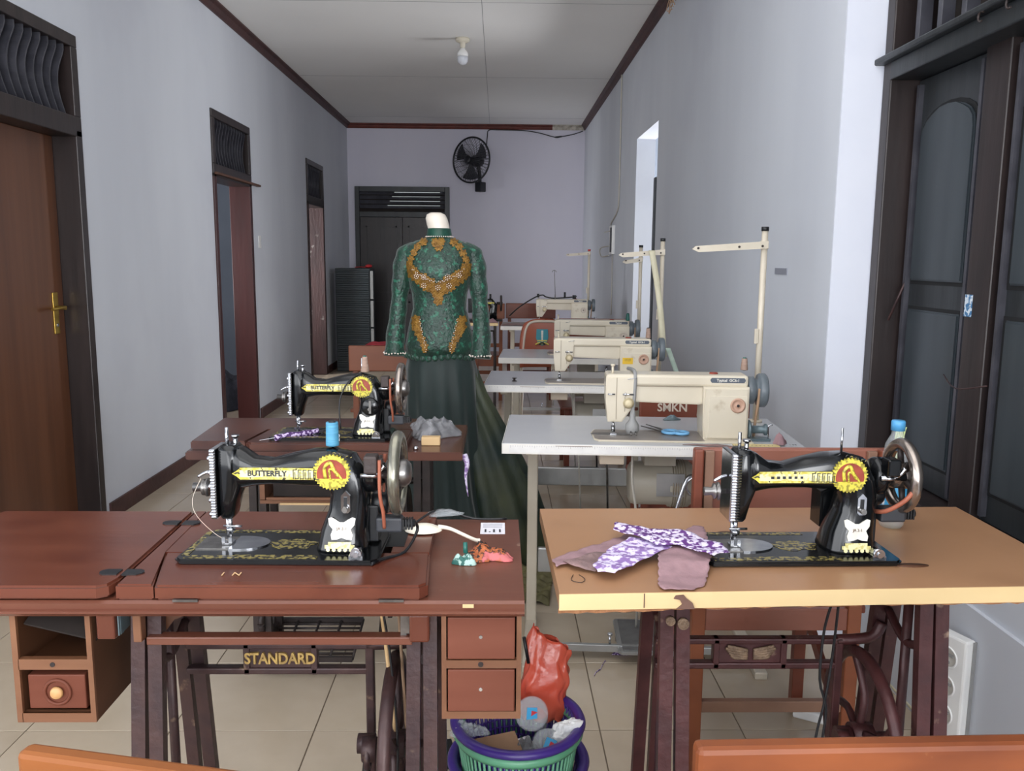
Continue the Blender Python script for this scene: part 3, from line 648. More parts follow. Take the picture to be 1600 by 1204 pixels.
# ---------------------------------------------------------------- left front table (red-brown, with leaf and drawers)
def moulded_edge(b, x0, x1, y0, y1, z0, z1):
    poly = [(y0, z0+.004), (y0-.004, z0+.007), (y0-.004, z0+.011), (y0+.001, z0+.013), (y0-.001, z1-.004), (y0+.004, z1), (y1, z1), (y1, z0), (y0+.004, z0)]
    return b.prism(poly, 'X', x0, x1)
T1 = thing('sewing_table', 'red-brown treadle sewing table with folding leaf and two drawers, nearest left', 'table', (0, 0, 0), 0)
b = MB(); moulded_edge(b, -1.02, .045, 1.295, 1.728, .733, .760); b.build('tabletop', redwoodv, T1)
MB().prism([(-1.02, 1.292), (-.640, 1.292), (-.624, 1.302), (-.618, 1.33), (-.6285, 1.70), (-1.02, 1.70)], 'Z', .764, .786, bev=.004).build('leaf', redwood, T1)
MB().prism([(-.612, 1.300), (-.552, 1.300), (-.5955, 1.455), (-.60, 1.70), (-.624, 1.70)], 'Z', .760, .786, bev=.003).build('lid_strip', redwood, T1)
MB().prism([(-.549, 1.298), (-.125, 1.298), (-.112, 1.312), (-.120, 1.455), (-.592, 1.455)], 'Z', .760, .785, bev=.004).build('front_flap', redwood, T1)
MB().prism([(-.598, 1.455), (-.225, 1.455), (-.225, 1.66), (-.19, 1.66), (-.19, 1.455), (-.122, 1.455), (-.125, 1.70), (-.600, 1.70)], 'Z', .760, .785).build('lid_panel', redwood, T1)
MB().box(-.224, -.170, 1.485, 1.655, .7851, .7856).build('belt_recess_shade', blackr, T1)  # flat black sheet stands in for the shade inside the belt recess
for hx, hy, r in ((-.624, 1.352, 0), (-.624, 1.618, 0)):
    b = MB()
    for s in (-1, 1): b.prism([(hx+s*.004, hy-.012), (hx+s*.028, hy-.012), (hx+s*.035, hy-.006), (hx+s*.037, hy), (hx+s*.035, hy+.006), (hx+s*.028, hy+.012), (hx+s*.004, hy+.012)], 'Z', .785, .788)
    b.build('hinge', blackp, T1)
for hx in (-.50, -.17): box('hinge', steel, T1, hx-.02, hx+.02, 1.2935, 1.298, .759, .763)
box('wax_patch', pencil, T1, -.055, -.037, 1.2905, 1.2915, .751, .757)
for x, s in ((-.455, 'I'), (-.432, 'N')): text_mesh('scratched_letter', s, .02, pencil, T1, (x, 1.345, .7866), (0, 0, 0), th=.0003)
# right drawer case
def drawer_case(x0, x1, y0, y1, z0, z1):
    c = bpy.data.objects.new('drawer_case', None); COL.objects.link(c); c.parent = T1
    return c
b = MB(); x0, x1, y0, y1, z0, z1 = -.091, .041, 1.315, 1.66, .545, .733
b.box(x0, x0+.008, y0, y1, z0, z1).box(x1-.008, x1, y0, y1, z0, z1).box(x0+.008, x1-.008, y0, y0+.012, z0, z0+.013).box(x0+.008, x1-.008, y0, y0+.012, z1-.006, z1).box(x0+.008, x1-.008, y0+.012, y1, z0+.001, z0+.006).box(x0+.008, x1-.008, y1-.006, y1, z0+.006, z1)
case = b.build('drawer_case', edgewood, T1)
box('rail', edgewood, case, x0+.008, x1-.008, y0-.002, y0+.01, .636, .650)
MB().cyl((-.026, y0-.0035, .643), (-.026, y0+.002, .643), .0045).build('lock', irond, case)
for z0_, z1_ in ((.560, .634), (.6525, .7255)):
    d = box('drawer', drawerw, T1, x0+.0105, x1-.0105, y0-.004, y0+.20, z0_, z1_, bev=.002)
    MB().cyl((-.026, y0-.0055, (z0_+z1_)/2+.003), (-.026, y0, (z0_+z1_)/2+.003), .003).build('screw', chrome, d)
# left drawer case, upper slot open and broken
b = MB(); x0, x1, y0, y1, z0, z1 = -.793, -.664, 1.315, 1.68, .541, .733
b.box(x0, x0+.008, y0, y1, z0, z1).box(x1-.007, x1, y0, y1, z0, z1).box(x0+.008, x1-.007, y0, y0+.012, z0, z0+.016).box(x0+.008, x1-.007, y0+.012, y1, z0+.001, z0+.006).box(x0+.008, x1-.007, y1-.006, y1, z0+.006, z1).box(x0+.008, x1-.007, y0+.012, y1, .630, .636)
case = b.build('drawer_case', brownside, T1)
box('front_edge', edgewood, case, x1-.008, x1+.0005, y0-.002, y0+.004, z0, z1); box('front_edge', edgewood, case, x0-.0005, x0+.009, y0-.002, y0+.004, z0, z1)
box('rail', edgewood, case, x0+.008, x1-.008, y0-.002, y0+.01, .634, .652); box('rail', edgewood, case, x0+.008, x1-.008, y0-.002, y0+.003, .541, .557)
MB().cyl((-.729, y0-.0035, .643), (-.729, y0+.002, .643), .004).build('lock', irond, case)
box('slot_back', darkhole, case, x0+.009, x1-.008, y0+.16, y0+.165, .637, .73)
MB().box(-.06, .06, 0, .09, 0, .004, M=Matrix.Translation((-.722, 1.33, .690)) @ Matrix.Rotation(R(14), 4, 'Y') @ Matrix.Rotation(R(26), 4, 'X')).build('loose_board', darkhole, T1)
MB().box(-.035, .035, 0, .09, 0, .012, M=Matrix.Translation((-.712, 1.35, .718)) @ Matrix.Rotation(R(10), 4, 'Y')).build('loose_board', pencil, T1)
d = box('drawer', drawerw, T1, -.775, -.681, y0+.004, y0+.2, .562, .622, bev=.002)
MB().torus((-.727, y0+.003, .592), .021, .003, 'Y', n=26, m=6).build('knob_ring', drawerw, d)
MB().lathe([(.008, 0), (.011, -.004), (.009, -.008), (.001, -.009)], (-.727, y0+.004, .592), 'Y', 18).build('knob', wood_knob, d)
MB().box(-.655, -.625, 1.315, 1.33, .685, .733, bev=.003).build('corner_block', redwood, T1)
MB().box(-.622, -.620, 1.32, 1.36, .69, .73).box(-.624, -.619, 1.325, 1.335, .69, .73).build('bracket', bluegrey, T1)
MB().box(-.596, -.582, 1.315, 1.335, .680, .733, bev=.002).build('corner_block', edgewood, T1)
MB().prism([(-.582, .733), (-.475, .733), (-.50, .718), (-.545, .700), (-.570, .668), (-.582, .668)], 'Y', 1.36, 1.37).build('support_board', brownside, T1)
MB().box(-.578, -.140, 1.322, 1.345, .672, .686, bev=.002).build('batten', redwoodv, T1)
MB().box(-.143, -.110, 1.305, 1.345, .684, .733, bev=.004).build('corner_block', redwood, T1)
MB().box(-.160, -.150, 1.33, 1.36, .67, .733).box(-.152, -.145, 1.328, 1.335, .69, .725).build('bracket', steel, T1)
treadle_base(T1, -.583, -.125, 1.350, 1.505, .733, iron, 'STANDARD', -.188, -.243)
MB().tube([(-.205, 1.40, .733), (-.196, 1.42, .62), (-.186, 1.45, .44)], .0042).build('wooden_rod', pencil, T1)
MB().tube([(-.180, 1.45, .733), (-.176, 1.46, .62), (-.168, 1.47, .42), (-.17, 1.5, .2)], .003).build('belt', tanbelt, T1)
tag(MB().tube([(-.199, 1.40, .70), (-.190, 1.40, .64), (-.183, 1.40, .57), (-.178, 1.40, .5), (-.176, 1.40, .42), (-.18, 1.40, .3), (-.18, 1.41, .006), (-.3, 1.5, .006)], .0022).build('dangling_cord', blackp), 'thin black cord hanging under the nearest left table beside the treadle wheel', 'cord')

# things on it
def cone(name, loc, m, r0, r1, h, label, tipm=None):
    t = thing(name, label, 'thread', loc)
    MB().lathe([(.001, .002), (r0, .002), (r0*1.02, .004), (r1*1.04, h-.006), (r1, h-.003), (.003, h-.003)], (0, 0, 0), 'Z', 20).build('thread_winding', m, t)
    MB().cyl((0, 0, 0), (0, 0, h), r1*.62).build('cone_core', tipm or blackp, t)
    return t
cone('thread_spool', (-.294, 1.475, .9745), bluethread, .0115, .0105, .047, 'light blue thread spool standing on the nearest left sewing machine')
cone('thread_spool', (-.391, 2.465, .974), brownthread, .0125, .0075, .050, 'beige thread cone with teal tip on the second left sewing machine', tealp)
t = thing('serving_spoon', 'cream plastic rice spoon lying on the nearest left table', 'spoon', (-.142, 1.572, .7855), R(4))
def fsp(u, v):
    a = 2*PI*u; rr = v; x = .036*rr*math.cos(a); y = .020*rr*math.sin(a); return (x, y*1.25, .004+.012*(1-rr*rr))
MB().sheet(fsp, 20, 5, .0018).build('bowl', spoonm, t)
MB().tube([(.028, .000, .009), (.05, -.004, .006), (.075, -.010, -.004), (.098, -.008, -.016), (.108, -.006, -.019)], lambda q: .0045-.001*math.sin(PI*q)).build('handle', spoonm, t)
t = thing('number_card', 'small white paper card printed 1.11 on the nearest left table', 'card', (-.009, 1.668, .7602), R(0))
box('card_sheet', paper, t, -.025, .025, -.036, .036, 0, .0006)
text_mesh('card_number', '1.11', .024, ink, t, (0, -.018, .0009), (0, 0, 0), th=.0002, bold=.0006)
b = MB(); [b.box(-.02, .02, .004+k*.007, .006+k*.007, .0006, .0009) for k in range(4)]; b.build('card_small_print', greyink, t)
def crumple(name, label, cat, m, loc, rx, ry, hz, seed, nu=26, nv=14, rz=0, amp=1, fold=4, ridge=0):
    q = random.Random(seed); ph = [q.uniform(0, 6.28) for _ in range(8)]
    def f(u, v):
        a = 2*PI*u; r = v**.8; e = 1+.18*math.sin(3*a+ph[0])+.10*math.sin(5*a+ph[1])
        x = rx*r*e*math.cos(a); y = ry*r*e*math.sin(a)
        z = hz*(1-r**3.2)*(.80+.20*math.sin(fold*.9*x/rx+ph[2]+1.2*y/ry))+hz*.12*amp*math.sin(7*x/rx+ph[3]+3*y/ry)*(1-r*r)+hz*.10*amp*math.sin(9*y/ry+ph[4]-4*x/rx)*(1-r*r)
        if ridge:
            X, Y = x/rx*1.9, y/ry*1.9; k_ = (abs(math.sin(1.7*X+1.1*Y+ph[5]))+abs(math.sin(2.3*Y-1.9*X+ph[6]))+.6*abs(math.sin(4.1*X+2.9*Y+ph[7]))+.5*abs(math.sin(5.3*X-4.7*Y+ph[0])))/3.1
            z = z*(1-ridge)+ridge*hz*(1-r**3)*(1.25-1.5*k_)
            x += .05*rx*math.sin(7*Y); y += .05*ry*math.sin(6*X)
        return (x, y, max(z, 0)+.0022)
    o = MB().sheet(f, nu, nv, .0018).build(name, m)
    return tag(o, label, cat, loc=loc, rot=(0, 0, rz))
crumple('batik_scrap', 'crumpled orange and black batik scrap on the nearest left table', 'fabric', batik_o, (-.018, 1.503, .7605), .044, .034, .024, 3, rz=R(-20), fold=3, nu=50, nv=24, ridge=.45)
crumple('batik_tie', 'small teal patterned end of cloth beside the orange batik scrap', 'fabric', batik_t, (-.058, 1.466, .7605), .020, .014, .018, 5)
tag(MB().cyl((-.057, 1.472, .778), (-.058, 1.476, .797), .0045, .004).build('glue_tube', tealp), 'tiny teal tube stuck upright in the batik scrap', 'tube')
crumple('clear_wrapper', 'thin clear plastic wrapper on the back edge of the nearest left table', 'wrapper', clear, (-.11, 1.68, .7860), .035, .018, .008, 8)
t = tag(MB().tube([(-.150, 1.47, .84), (-.146, 1.49, .815), (-.165, 1.45, .788), (-.20, 1.41, .789), (-.215, 1.385, .789)], .0028).tube([(-.165, 1.56, .80), (-.12, 1.70, .790), (-.05, 1.71, .768), (.02, 1.722, .7638)], .0024).build('machine_cord', blackp), 'black cord from the nearest left machine trailing over the table', 'cord')

# ---------------------------------------------------------------- right front table (tan top, cream edge)
T2 = thing('sewing_table', 'tan topped treadle sewing table with a thick cream front edge, nearest right', 'table', (0, 0, 0), 0)
o = MB().prism([(.101, 1.290), (1.01, 1.331), (1.01, 1.78), (.092, 1.757)], 'Z', .748, .775).build('tabletop', ply_top, T2)
o = MB().prism([(.1005, 1.2885), (1.01, 1.3295), (1.01, 1.332), (.1005, 1.291)], 'Z', .7475, .7745).build('edge_band', cream_e, T2)
b = MB(); pts = []
for k in range(60):
    x = .101+.909*k/59; pts.append((x, .7478-.004*rnd.random()-(.004 if k < 12 else 0)))
pts += [(1.01, .7495), (.101, .7495)]
b.prism(pts, 'Y', 0, .003); o = b.build('frayed_underside', frayed, T2); o.rotation_euler = (0, 0, math.atan2(.041, .909)); o.location = (-.0015, 1.2845, 0)
MB().prism([(.292, .7475), (.322, .7475), (.318, .757), (.308, .765), (.303, .771), (.290, .770), (.287, .765), (.297, .763), (.301, .755)], 'Y', 1.2945, 1.2975).build('paint_chip', chipm, T2)
MB().box(.238, .2395, 1.2935, 1.2955, .75, .774).build('edge_scratch', chipm, T2)
b = MB()
for x, yy in ((.452, 1.585), (.700, 1.59)): b.lathe([(.001, 0), (.022, 0), (.022, .0008), (.001, .0008)], (x, yy, .775), 'Z', 20)
b.lathe([(.001, 0), (.026, 0), (.026, .0008), (.001, .0008)], (.735, 1.42, .775), 'Z', 20, sx=1.2, sy=.4)
b.build('finger_recess', brownside, T2)
treadle_base(T2, .305, .752, 1.375, 1.525, .748, ironred, None, .690, .655)
MB().cyl((.296, 1.352, .70), (.296, 1.36, .70), .008).cyl((.318, 1.352, .695), (.318, 1.36, .695), .010).build('bolt', relief_m, T2)
tag(MB().tube([(.600, 1.40, .748), (.588, 1.42, .66), (.585, 1.42, .56), (.600, 1.42, .50), (.595, 1.42, .40), (.60, 1.42, .2), (.62, 1.45, .006), (.8, 1.5, .006)], .0024).tube([(.603, 1.40, .748), (.606, 1.42, .62), (.597, 1.42, .52), (.584, 1.42, .44), (.58, 1.42, .3), (.60, 1.45, .006)], .0024).build('dangling_cord', blackp), 'black and grey cords hanging under the tan table', 'cord')

def cloth(name, label, m, out, z, seed, amp=.004, th=.0012, ncell=.008, cat='fabric', zf=None):
    """flat cut piece of cloth: triangulated grid clipped to an outline, gently wavy"""
    q = random.Random(seed); ph = [q.uniform(0, 6.28) for _ in range(4)]
    b = bmesh.new(); vs = [b.verts.new((x, y, 0)) for x, y in out]; f = b.faces.new(vs)
    bmesh.ops.triangulate(b, faces=[f])
    for _ in range(12):
        es = [e for e in b.edges if e.calc_length() > ncell]
        if not es: break
        bmesh.ops.subdivide_edges(b, edges=es, cuts=1); bmesh.ops.triangulate(b, faces=b.faces[:])
    for v in b.verts:
        x, y = v.co.x, v.co.y
        wv = .5+.5*math.sin(60*x+40*y+ph[0])*math.sin(75*y-22*x+ph[1])
        v.co.z = z+th+amp*wv+(zf(x, y) if zf else 0)
        v.co.x += .0012*math.sin(300*y+ph[2]); v.co.y += .0012*math.sin(280*x+ph[3])
    r = bmesh.ops.extrude_face_region(b, geom=b.faces[:])
    for e in r['geom']:
        if isinstance(e, bmesh.types.BMVert): e.co.z -= th
    for fc in b.faces: fc.smooth = True
    mb = MB(); mb.b.free(); mb.b = b
    return tag(mb.build(name, m), label, cat)
cloth('fabric_strip', 'mauve cotton strip at the left end of the tan table', mauve, [(.097, 1.437), (.104, 1.398), (.17, 1.442), (.282, 1.525), (.321, 1.563), (.325, 1.60), (.29, 1.609), (.183, 1.511)], .7755, 1, zf=lambda x, y: .002)
cloth('fabric_gathers', 'brown-mauve gathered cloth crumpled beside the mauve strip', mauved, [(.116, 1.412), (.135, 1.388), (.169, 1.375), (.229, 1.43), (.285, 1.50), (.25, 1.51), (.204, 1.475)], .780, 2, amp=.007)
cloth('fabric_piece', 'mauve cotton piece hanging slightly over the cream edge of the tan table', mauve, [(.29, 1.449), (.265, 1.315), (.272, 1.301), (.322, 1.302), (.345, 1.325), (.388, 1.45), (.405, 1.585), (.385, 1.594), (.305, 1.50)], .7755, 3, zf=lambda x, y: min(max(0, y-1.36)*.35, .0125))
cloth('batik_strip', 'lilac and white batik strip folded under the crossing strip', purpl, [(.163, 1.377), (.170, 1.348), (.197, 1.342), (.25, 1.40), (.32, 1.470), (.292, 1.511), (.251, 1.518), (.2, 1.456)], .7885, 4, amp=.005)
cloth('batik_strip', 'purple and white batik strip crossing on top, pointing at the sewing machine', purp, [(.23, 1.581), (.222, 1.545), (.26, 1.50), (.293, 1.465), (.328, 1.456), (.377, 1.398), (.412, 1.420), (.405, 1.455), (.375, 1.51), (.337, 1.545), (.290, 1.540), (.247, 1.583)], .7965, 5, amp=.006)
MBt = MB().tube([(.325, 1.60, .7765), (.34, 1.61, .7765), (.372, 1.60, .7765)], .0008, n=5).tube([(.13, 1.37, .7765), (.125, 1.345, .7765), (.14, 1.335, .7765), (.148, 1.35, .7765), (.14, 1.37, .7765)], .0006, n=5).build('loose_thread', irond)
tag(MBt, 'dark loose threads beside the fabric pieces on the tan table', 'thread')

t = thing('water_bottle', 'clear plastic water bottle with blue cap behind the machine wheel', 'bottle', (.800, 1.640, .7757))
MB().lathe([(.001, .001), (.020, .001), (.024, .008), (.0235, .02), (.0245, .03), (.0240, .06), (.0245, .12), (.0245, .15), (.021, .172), (.012, .190), (.0105, .196), (.0105, .205)], (0, 0, 0), 'Z', 24).build('body', clear, t)
MB().lathe([(.001, .199), (.0135, .199), (.0135, .216), (.012, .219), (.001, .219)], (0, 0, 0), 'Z', 22).build('cap', bluecap, t)
MB().lathe([(.0250, .045), (.0252, .046), (.0252, .092), (.0250, .093)], (0, 0, 0), 'Z', 24).build('label_lower', lblue, t)
MB().lathe([(.0250, .094), (.0252, .095), (.0252, .125), (.0250, .126)], (0, 0, 0), 'Z', 24).build('label_upper', lred, t)
b = MB()
for k in range(5): b.tube([(.82+.003*k, 1.70, .86), (.826+.004*k, 1.70, .95), (.828+.004*k+.002*(-1)**k, 1.70, .985-.004*k)], .002, n=5)
tag(b.cyl((.828, 1.70, .776), (.828, 1.70, .88), .012).build('green_brush', leafm), 'pale green bristly thing behind the water bottle', 'brush')

# ---------------------------------------------------------------- second left table
T3 = thing('sewing_table', 'dark red-brown treadle table with broken drawer, second from front on left', 'table', (0, 0, 0), 0)
MB().prism([(-.886, 2.352), (-.100, 2.352), (-.100, 2.76), (-.908, 2.76)], 'Z', .735, .760, bev=.003).build('tabletop', t3wood, T3)
MB().prism([(-.705, 2.356), (-.262, 2.356), (-.262, 2.56), (-.70, 2.56), (-.722, 2.375)], 'Z', .7605, .785, bev=.005).build('front_flap', t3wood, T3)
MB().prism([(-.880, 2.38), (-.725, 2.38), (-.71, 2.56), (-.262, 2.56), (-.262, 2.74), (-.90, 2.74)], 'Z', .7603, .7845, bev=.003).build('leaf', t3wood, T3)
MB().lathe([(.001, 0), (.008, 0), (.006, .010), (.001, .011)], (-.236, 2.385, .760), 'Z', 14).build('brass_knob', chrome, T3)
treadle_base(T3, -.745, -.235, 2.56, 2.68, .735, irond, None, -.30, -.36, foot=.0, px=(-.74, -.45))
b = MB().box(-.70, -.40, 2.42, 2.435, .664, .700).box(-.70, -.685, 2.42, 2.66, .60, .735).box(-.43, -.40, 2.42, 2.435, .60, .664).box(-.70, -.40, 2.42, 2.66, .588, .598)
b.build('drawer_frame', edgewood, T3)
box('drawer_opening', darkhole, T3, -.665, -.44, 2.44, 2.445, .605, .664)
MB().box(-.68, -.43, 2.415, 2.42, .600, .608).build('splintered_board', edgewood, T3)
MB().box(-.64, -.42, 2.412, 2.416, .586, .592).build('splintered_board', pencil, T3)
crumple('plastic_bag', 'crumpled clear grey plastic bag on the second left table', 'bag', bagclear, (-.205, 2.60, .7610), .085, .085, .078, 21, nu=90, nv=44, rz=R(10), fold=1.2, ridge=.38, amp=.5)
box('wood_offcut', pencil, None, -.225, -.170, 2.44, 2.47, .7605, .785, bev=.002)
tag(bpy.data.objects['wood_offcut'], 'small pale wooden block under the crumpled plastic bag', 'block')
t = thing('rolled_batik', 'rolled purple and white batik scrap pinned on a needle, lying beside the second machine', 'fabric', (-.6, 2.40, .795), R(34))
MB().tube([(-.045, 0, .0), (-.01, .004, .003), (.04, -.002, .004), (.085, .002, .006)], lambda q: .0085+.0015*math.sin(20*q)).build('cloth_roll', purpd, t)
MB().cyl((-.09, 0, -.001), (.17, .004, .010), .0011, n=6).build('needle', chrome, t)
t = thing('tweezers', 'small silver clip standing in front of the second left machine', 'clip', (-.455, 2.35, .785))
MB().cyl((-.006, 0, 0), (-.006, 0, .018), .0016).cyl((.006, 0, 0), (.006, 0, .018), .0016).torus((0, 0, .022), .007, .0025, 'Y', n=16, m=6).build('clip_body', chrome, t)
tag(MB().tube([(-.395, 2.45, .975), (-.43, 2.42, .955), (-.455, 2.40, .90), (-.452, 2.39, .82)], .0022).build('machine_cord', blackp), 'black cord looped over the arm of the second left machine', 'cord')
tag(MB().tube([(-.098, 2.40, .74), (-.088, 2.39, .72), (-.092, 2.39, .68), (-.085, 2.39, .62)], lambda q: .010*(1-q)+.001).build('thread_tuft', purpl), 'lilac rag hanging from the right end of the second left table', 'fabric')

# ---------------------------------------------------------------- mannequin in a green lace kebaya
MN = thing('mannequin', 'headless cream mannequin dressed in green lace kebaya and long dark green skirt', 'mannequin', (-.245, 3.55, 0), 0)
def ell(b, z, cx, cy, rx, ry, k=40, e=2.3, wav=0, fr=11, ph=0):
    pts = []
    for i in range(k):
        a = 2*PI*i/k; ca, sa = math.cos(a), math.sin(a); w_ = 1+wav*math.sin(fr*a+ph)
        pts.append((cx+rx*w_*abs(ca)**(2/e)*(1 if ca > 0 else -1), cy+ry*w_*abs(sa)**(2/e)*(1 if sa > 0 else -1), z))
    return b.ring(pts)
b = MB(); b.skin([ell(b, z, cx, 0, rx, ry, 24, 2.1) for z, cx, rx, ry in ((1.36, .010, .05, .05), (1.385, .008, .046, .044), (1.41, .003, .044, .043), (1.445, -.006, .046, .045), (1.470, -.012, .045, .042), (1.486, -.014, .038, .035), (1.494, -.015, .022, .020))])
b.build('neck', mannq, MN)
TORS = [(.900, 0, .145, .105), (.95, 0, .145, .107), (1.02, 0, .132, .100), (1.10, .0, .112, .085), (1.16, .0, .115, .088), (1.22, .0, .132, .105), (1.26, 0, .140, .112), (1.30, 0, .148, .100), (1.335, 0, .155, .082), (1.36, 0, .140, .070), (1.378, 0, .10, .060), (1.392, 0, .058, .050), (1.41, 0, .047, .046)]
b = MB(); b.skin([ell(b, z, cx, 0, rx, ry, 48, 2.2, wav=.012 if z < 1.0 else .0, fr=16) for z, cx, rx, ry in TORS])
top = b.build('kebaya_bodice', kgreen, MN)
b = MB(); b.skin([ell(b, z, -.001, -.001, rx, rx, 28, 2) for z, rx in ((1.392, .056), (1.40, .053), (1.425, .049), (1.43, .046))]); b.build('collar', kgreend, top)
# hem scallops
b = MB()
for i in range(34):
    a = 2*PI*i/34; b.sphere((.143*math.cos(a), .104*math.sin(a), .902+.005*math.sin(4*a)), .0125, 8, 5, (1.1, .6, 1.1))
b.build('scalloped_hem', kgreen, top)
for s, pts in ((-1, [(-.095, 0, 1.348), (-.128, 0, 1.328), (-.149, -.006, 1.28), (-.160, -.016, 1.20), (-.170, -.02, 1.10), (-.182, -.035, .99), (-.185, -.05, .905)]), (1, [(.095, 0, 1.350), (.128, 0, 1.330), (.150, -.006, 1.28), (.162, -.015, 1.19), (.172, -.02, 1.08), (.176, -.03, .98), (.170, -.045, .895)])):
    b = MB().tube(pts, lambda q: (.026+.020*min(q/.22, 1)-.012*min(max(q-.22, 0)/.4, 1)+.010*max(0, (q-.65)/.35))*(1+.05*math.sin(40*q)), n=18, sub=7)
    sl = b.build('sleeve', kgreen, MN)
    b = MB(); q = random.Random(3)
    for i in range(22):
        a = 2*PI*i/22; b.sphere((pts[-1][0]+.045*math.cos(a), pts[-1][1]+.045*math.sin(a)-.003, pts[-1][2]+.010+.006*q.random()), .0038, 6, 4)
    b.build('cuff_beads', pearl, sl)
def torso_y(x, z, off=.003):
    for (z0, c0, a0, b0), (z1, c1, a1, b1) in zip(TORS, TORS[1:]):
        if z0 <= z <= z1:
            t_ = (z-z0)/(z1-z0); a = a0+(a1-a0)*t_; b_ = b0+(b1-b0)*t_; u = min(abs(x/a), .97)
            return -b_*(1-u**2.2)**(1/2.2)-off
    return -.08
def applique(name, blobs, seed, cell=.004):
    b = MB(); xs = [c[0] for c in blobs]; zs = [c[1] for c in blobs]; V = {}
    def ins(x, z):
        for cx, cz, r in blobs:
            d = math.hypot(x-cx, z-cz); a = math.atan2(z-cz, x-cx)
            if d < r*(1+.16*math.sin(6*a+cx*90)): return True
        return False
    i0, i1 = int((min(xs)-.05)/cell), int((max(xs)+.05)/cell); k0, k1 = int((min(zs)-.05)/cell), int((max(zs)+.05)/cell)
    def v(i, k):
        if (i, k) not in V: x, z = i*cell, k*cell; V[(i, k)] = b.b.verts.new((x, torso_y(x, z, .004+.0012*math.sin(i*1.9)*math.sin(k*2.3)), z))
        return V[(i, k)]
    for i in range(i0, i1):
        for k in range(k0, k1):
            if ins((i+.5)*cell, (k+.5)*cell): b.b.faces.new((v(i, k), v(i+1, k), v(i+1, k+1), v(i, k+1)))
    r = bmesh.ops.extrude_face_region(b.b, geom=b.b.faces[:])
    for e in r['geom']:
        if isinstance(e, bmesh.types.BMVert): e.co.y += .003
    return b.build(name, goldlace, top)
applique('gold_collar_applique', [(0, 1.365, .022), (-.012, 1.375, .016), (.012, 1.375, .016), (0, 1.35, .014)], 1)
bl = []
for s in (-1, 1):
    bl += [(s*.062, 1.375, .016), (s*.085, 1.355, .015), (s*.10, 1.33, .014), (s*.112, 1.305, .014), (s*.118, 1.275, .020), (s*.105, 1.250, .026), (s*.085, 1.232, .026), (s*.060, 1.218, .028), (s*.035, 1.205, .028), (s*.022, 1.19, .026)]
bl += [(0, 1.185, .026), (0, 1.16, .022), (0, 1.135, .018), (-.05, 1.195, .02), (.05, 1.195, .02)]
applique('gold_chest_applique', bl, 2)
for s in (-1, 1):
    applique('gold_hip_applique', [(s*.095, 1.055, .020), (s*.092, 1.03, .022), (s*.082, 1.005, .018), (s*.070, .980, .016), (s*.058, .955, .016), (s*.055, .935, .012)], 3)
b = MB(); q = random.Random(11)
def bead(x, z, r=.0026): b.sphere((x, torso_y(x, z, .009), z), r, 6, 4)
for cx, cz in ((-.088, 1.235), (-.058, 1.232), (-.058, 1.198), (0, 1.19), (.045, 1.198), (.040, 1.235), (.085, 1.240)):
    for k in range(7): bead(cx+.009*math.cos(k*.9), cz+.009*math.sin(k*.9), .0024)
    bead(cx, cz, .003)
for k in range(30):
    t_ = k/29; bead(-.105+.21*t_, 1.262-.05*math.sin(PI*t_)+.004*(k % 2), .0022)
for k in range(22):
    a = PI+PI*k/21; b.sphere((.056*math.cos(a), .056*math.sin(a)-.004, 1.396), .0028, 6, 4)
for s in (-1, 1):
    for k in range(16): bead(s*(.075-.028*k/15+.004*(k % 2)), 1.06-.13*k/15, .0022)
b.build('pearl_beads', pearl, top)
# skirt with folds, flaring to the floor
b = MB(); rs = []
for z, rx, ry, wv in ((.935, .13, .095, 0), (.85, .150, .115, .015), (.72, .156, .125, .03), (.58, .158, .13, .045), (.44, .160, .135, .06), (.3, .175, .15, .08), (.16, .205, .17, .10), (.06, .235, .19, .12), (.004, .25, .20, .12)):
    rs.append(ell(b, z, .0+.03*(1-z), 0, rx, ry, 96, 2.1, wav=wv, fr=12, ph=z*2))
b.skin(rs); b.build('skirt', skirt_m, MN)
b = MB(); rs = []
for z, cx, rx, ry in ((.86, .10, .05, .06), (.74, .12, .075, .07), (.6, .16, .11, .08), (.45, .20, .15, .10), (.3, .235, .18, .12), (.15, .265, .20, .13), (.004, .28, .21, .14)):
    rs.append(ell(b, z, cx, .02, rx, ry, 72, 2.1, wav=.08, fr=10, ph=z*3))
b.skin(rs); b.build('train', train_m, MN)

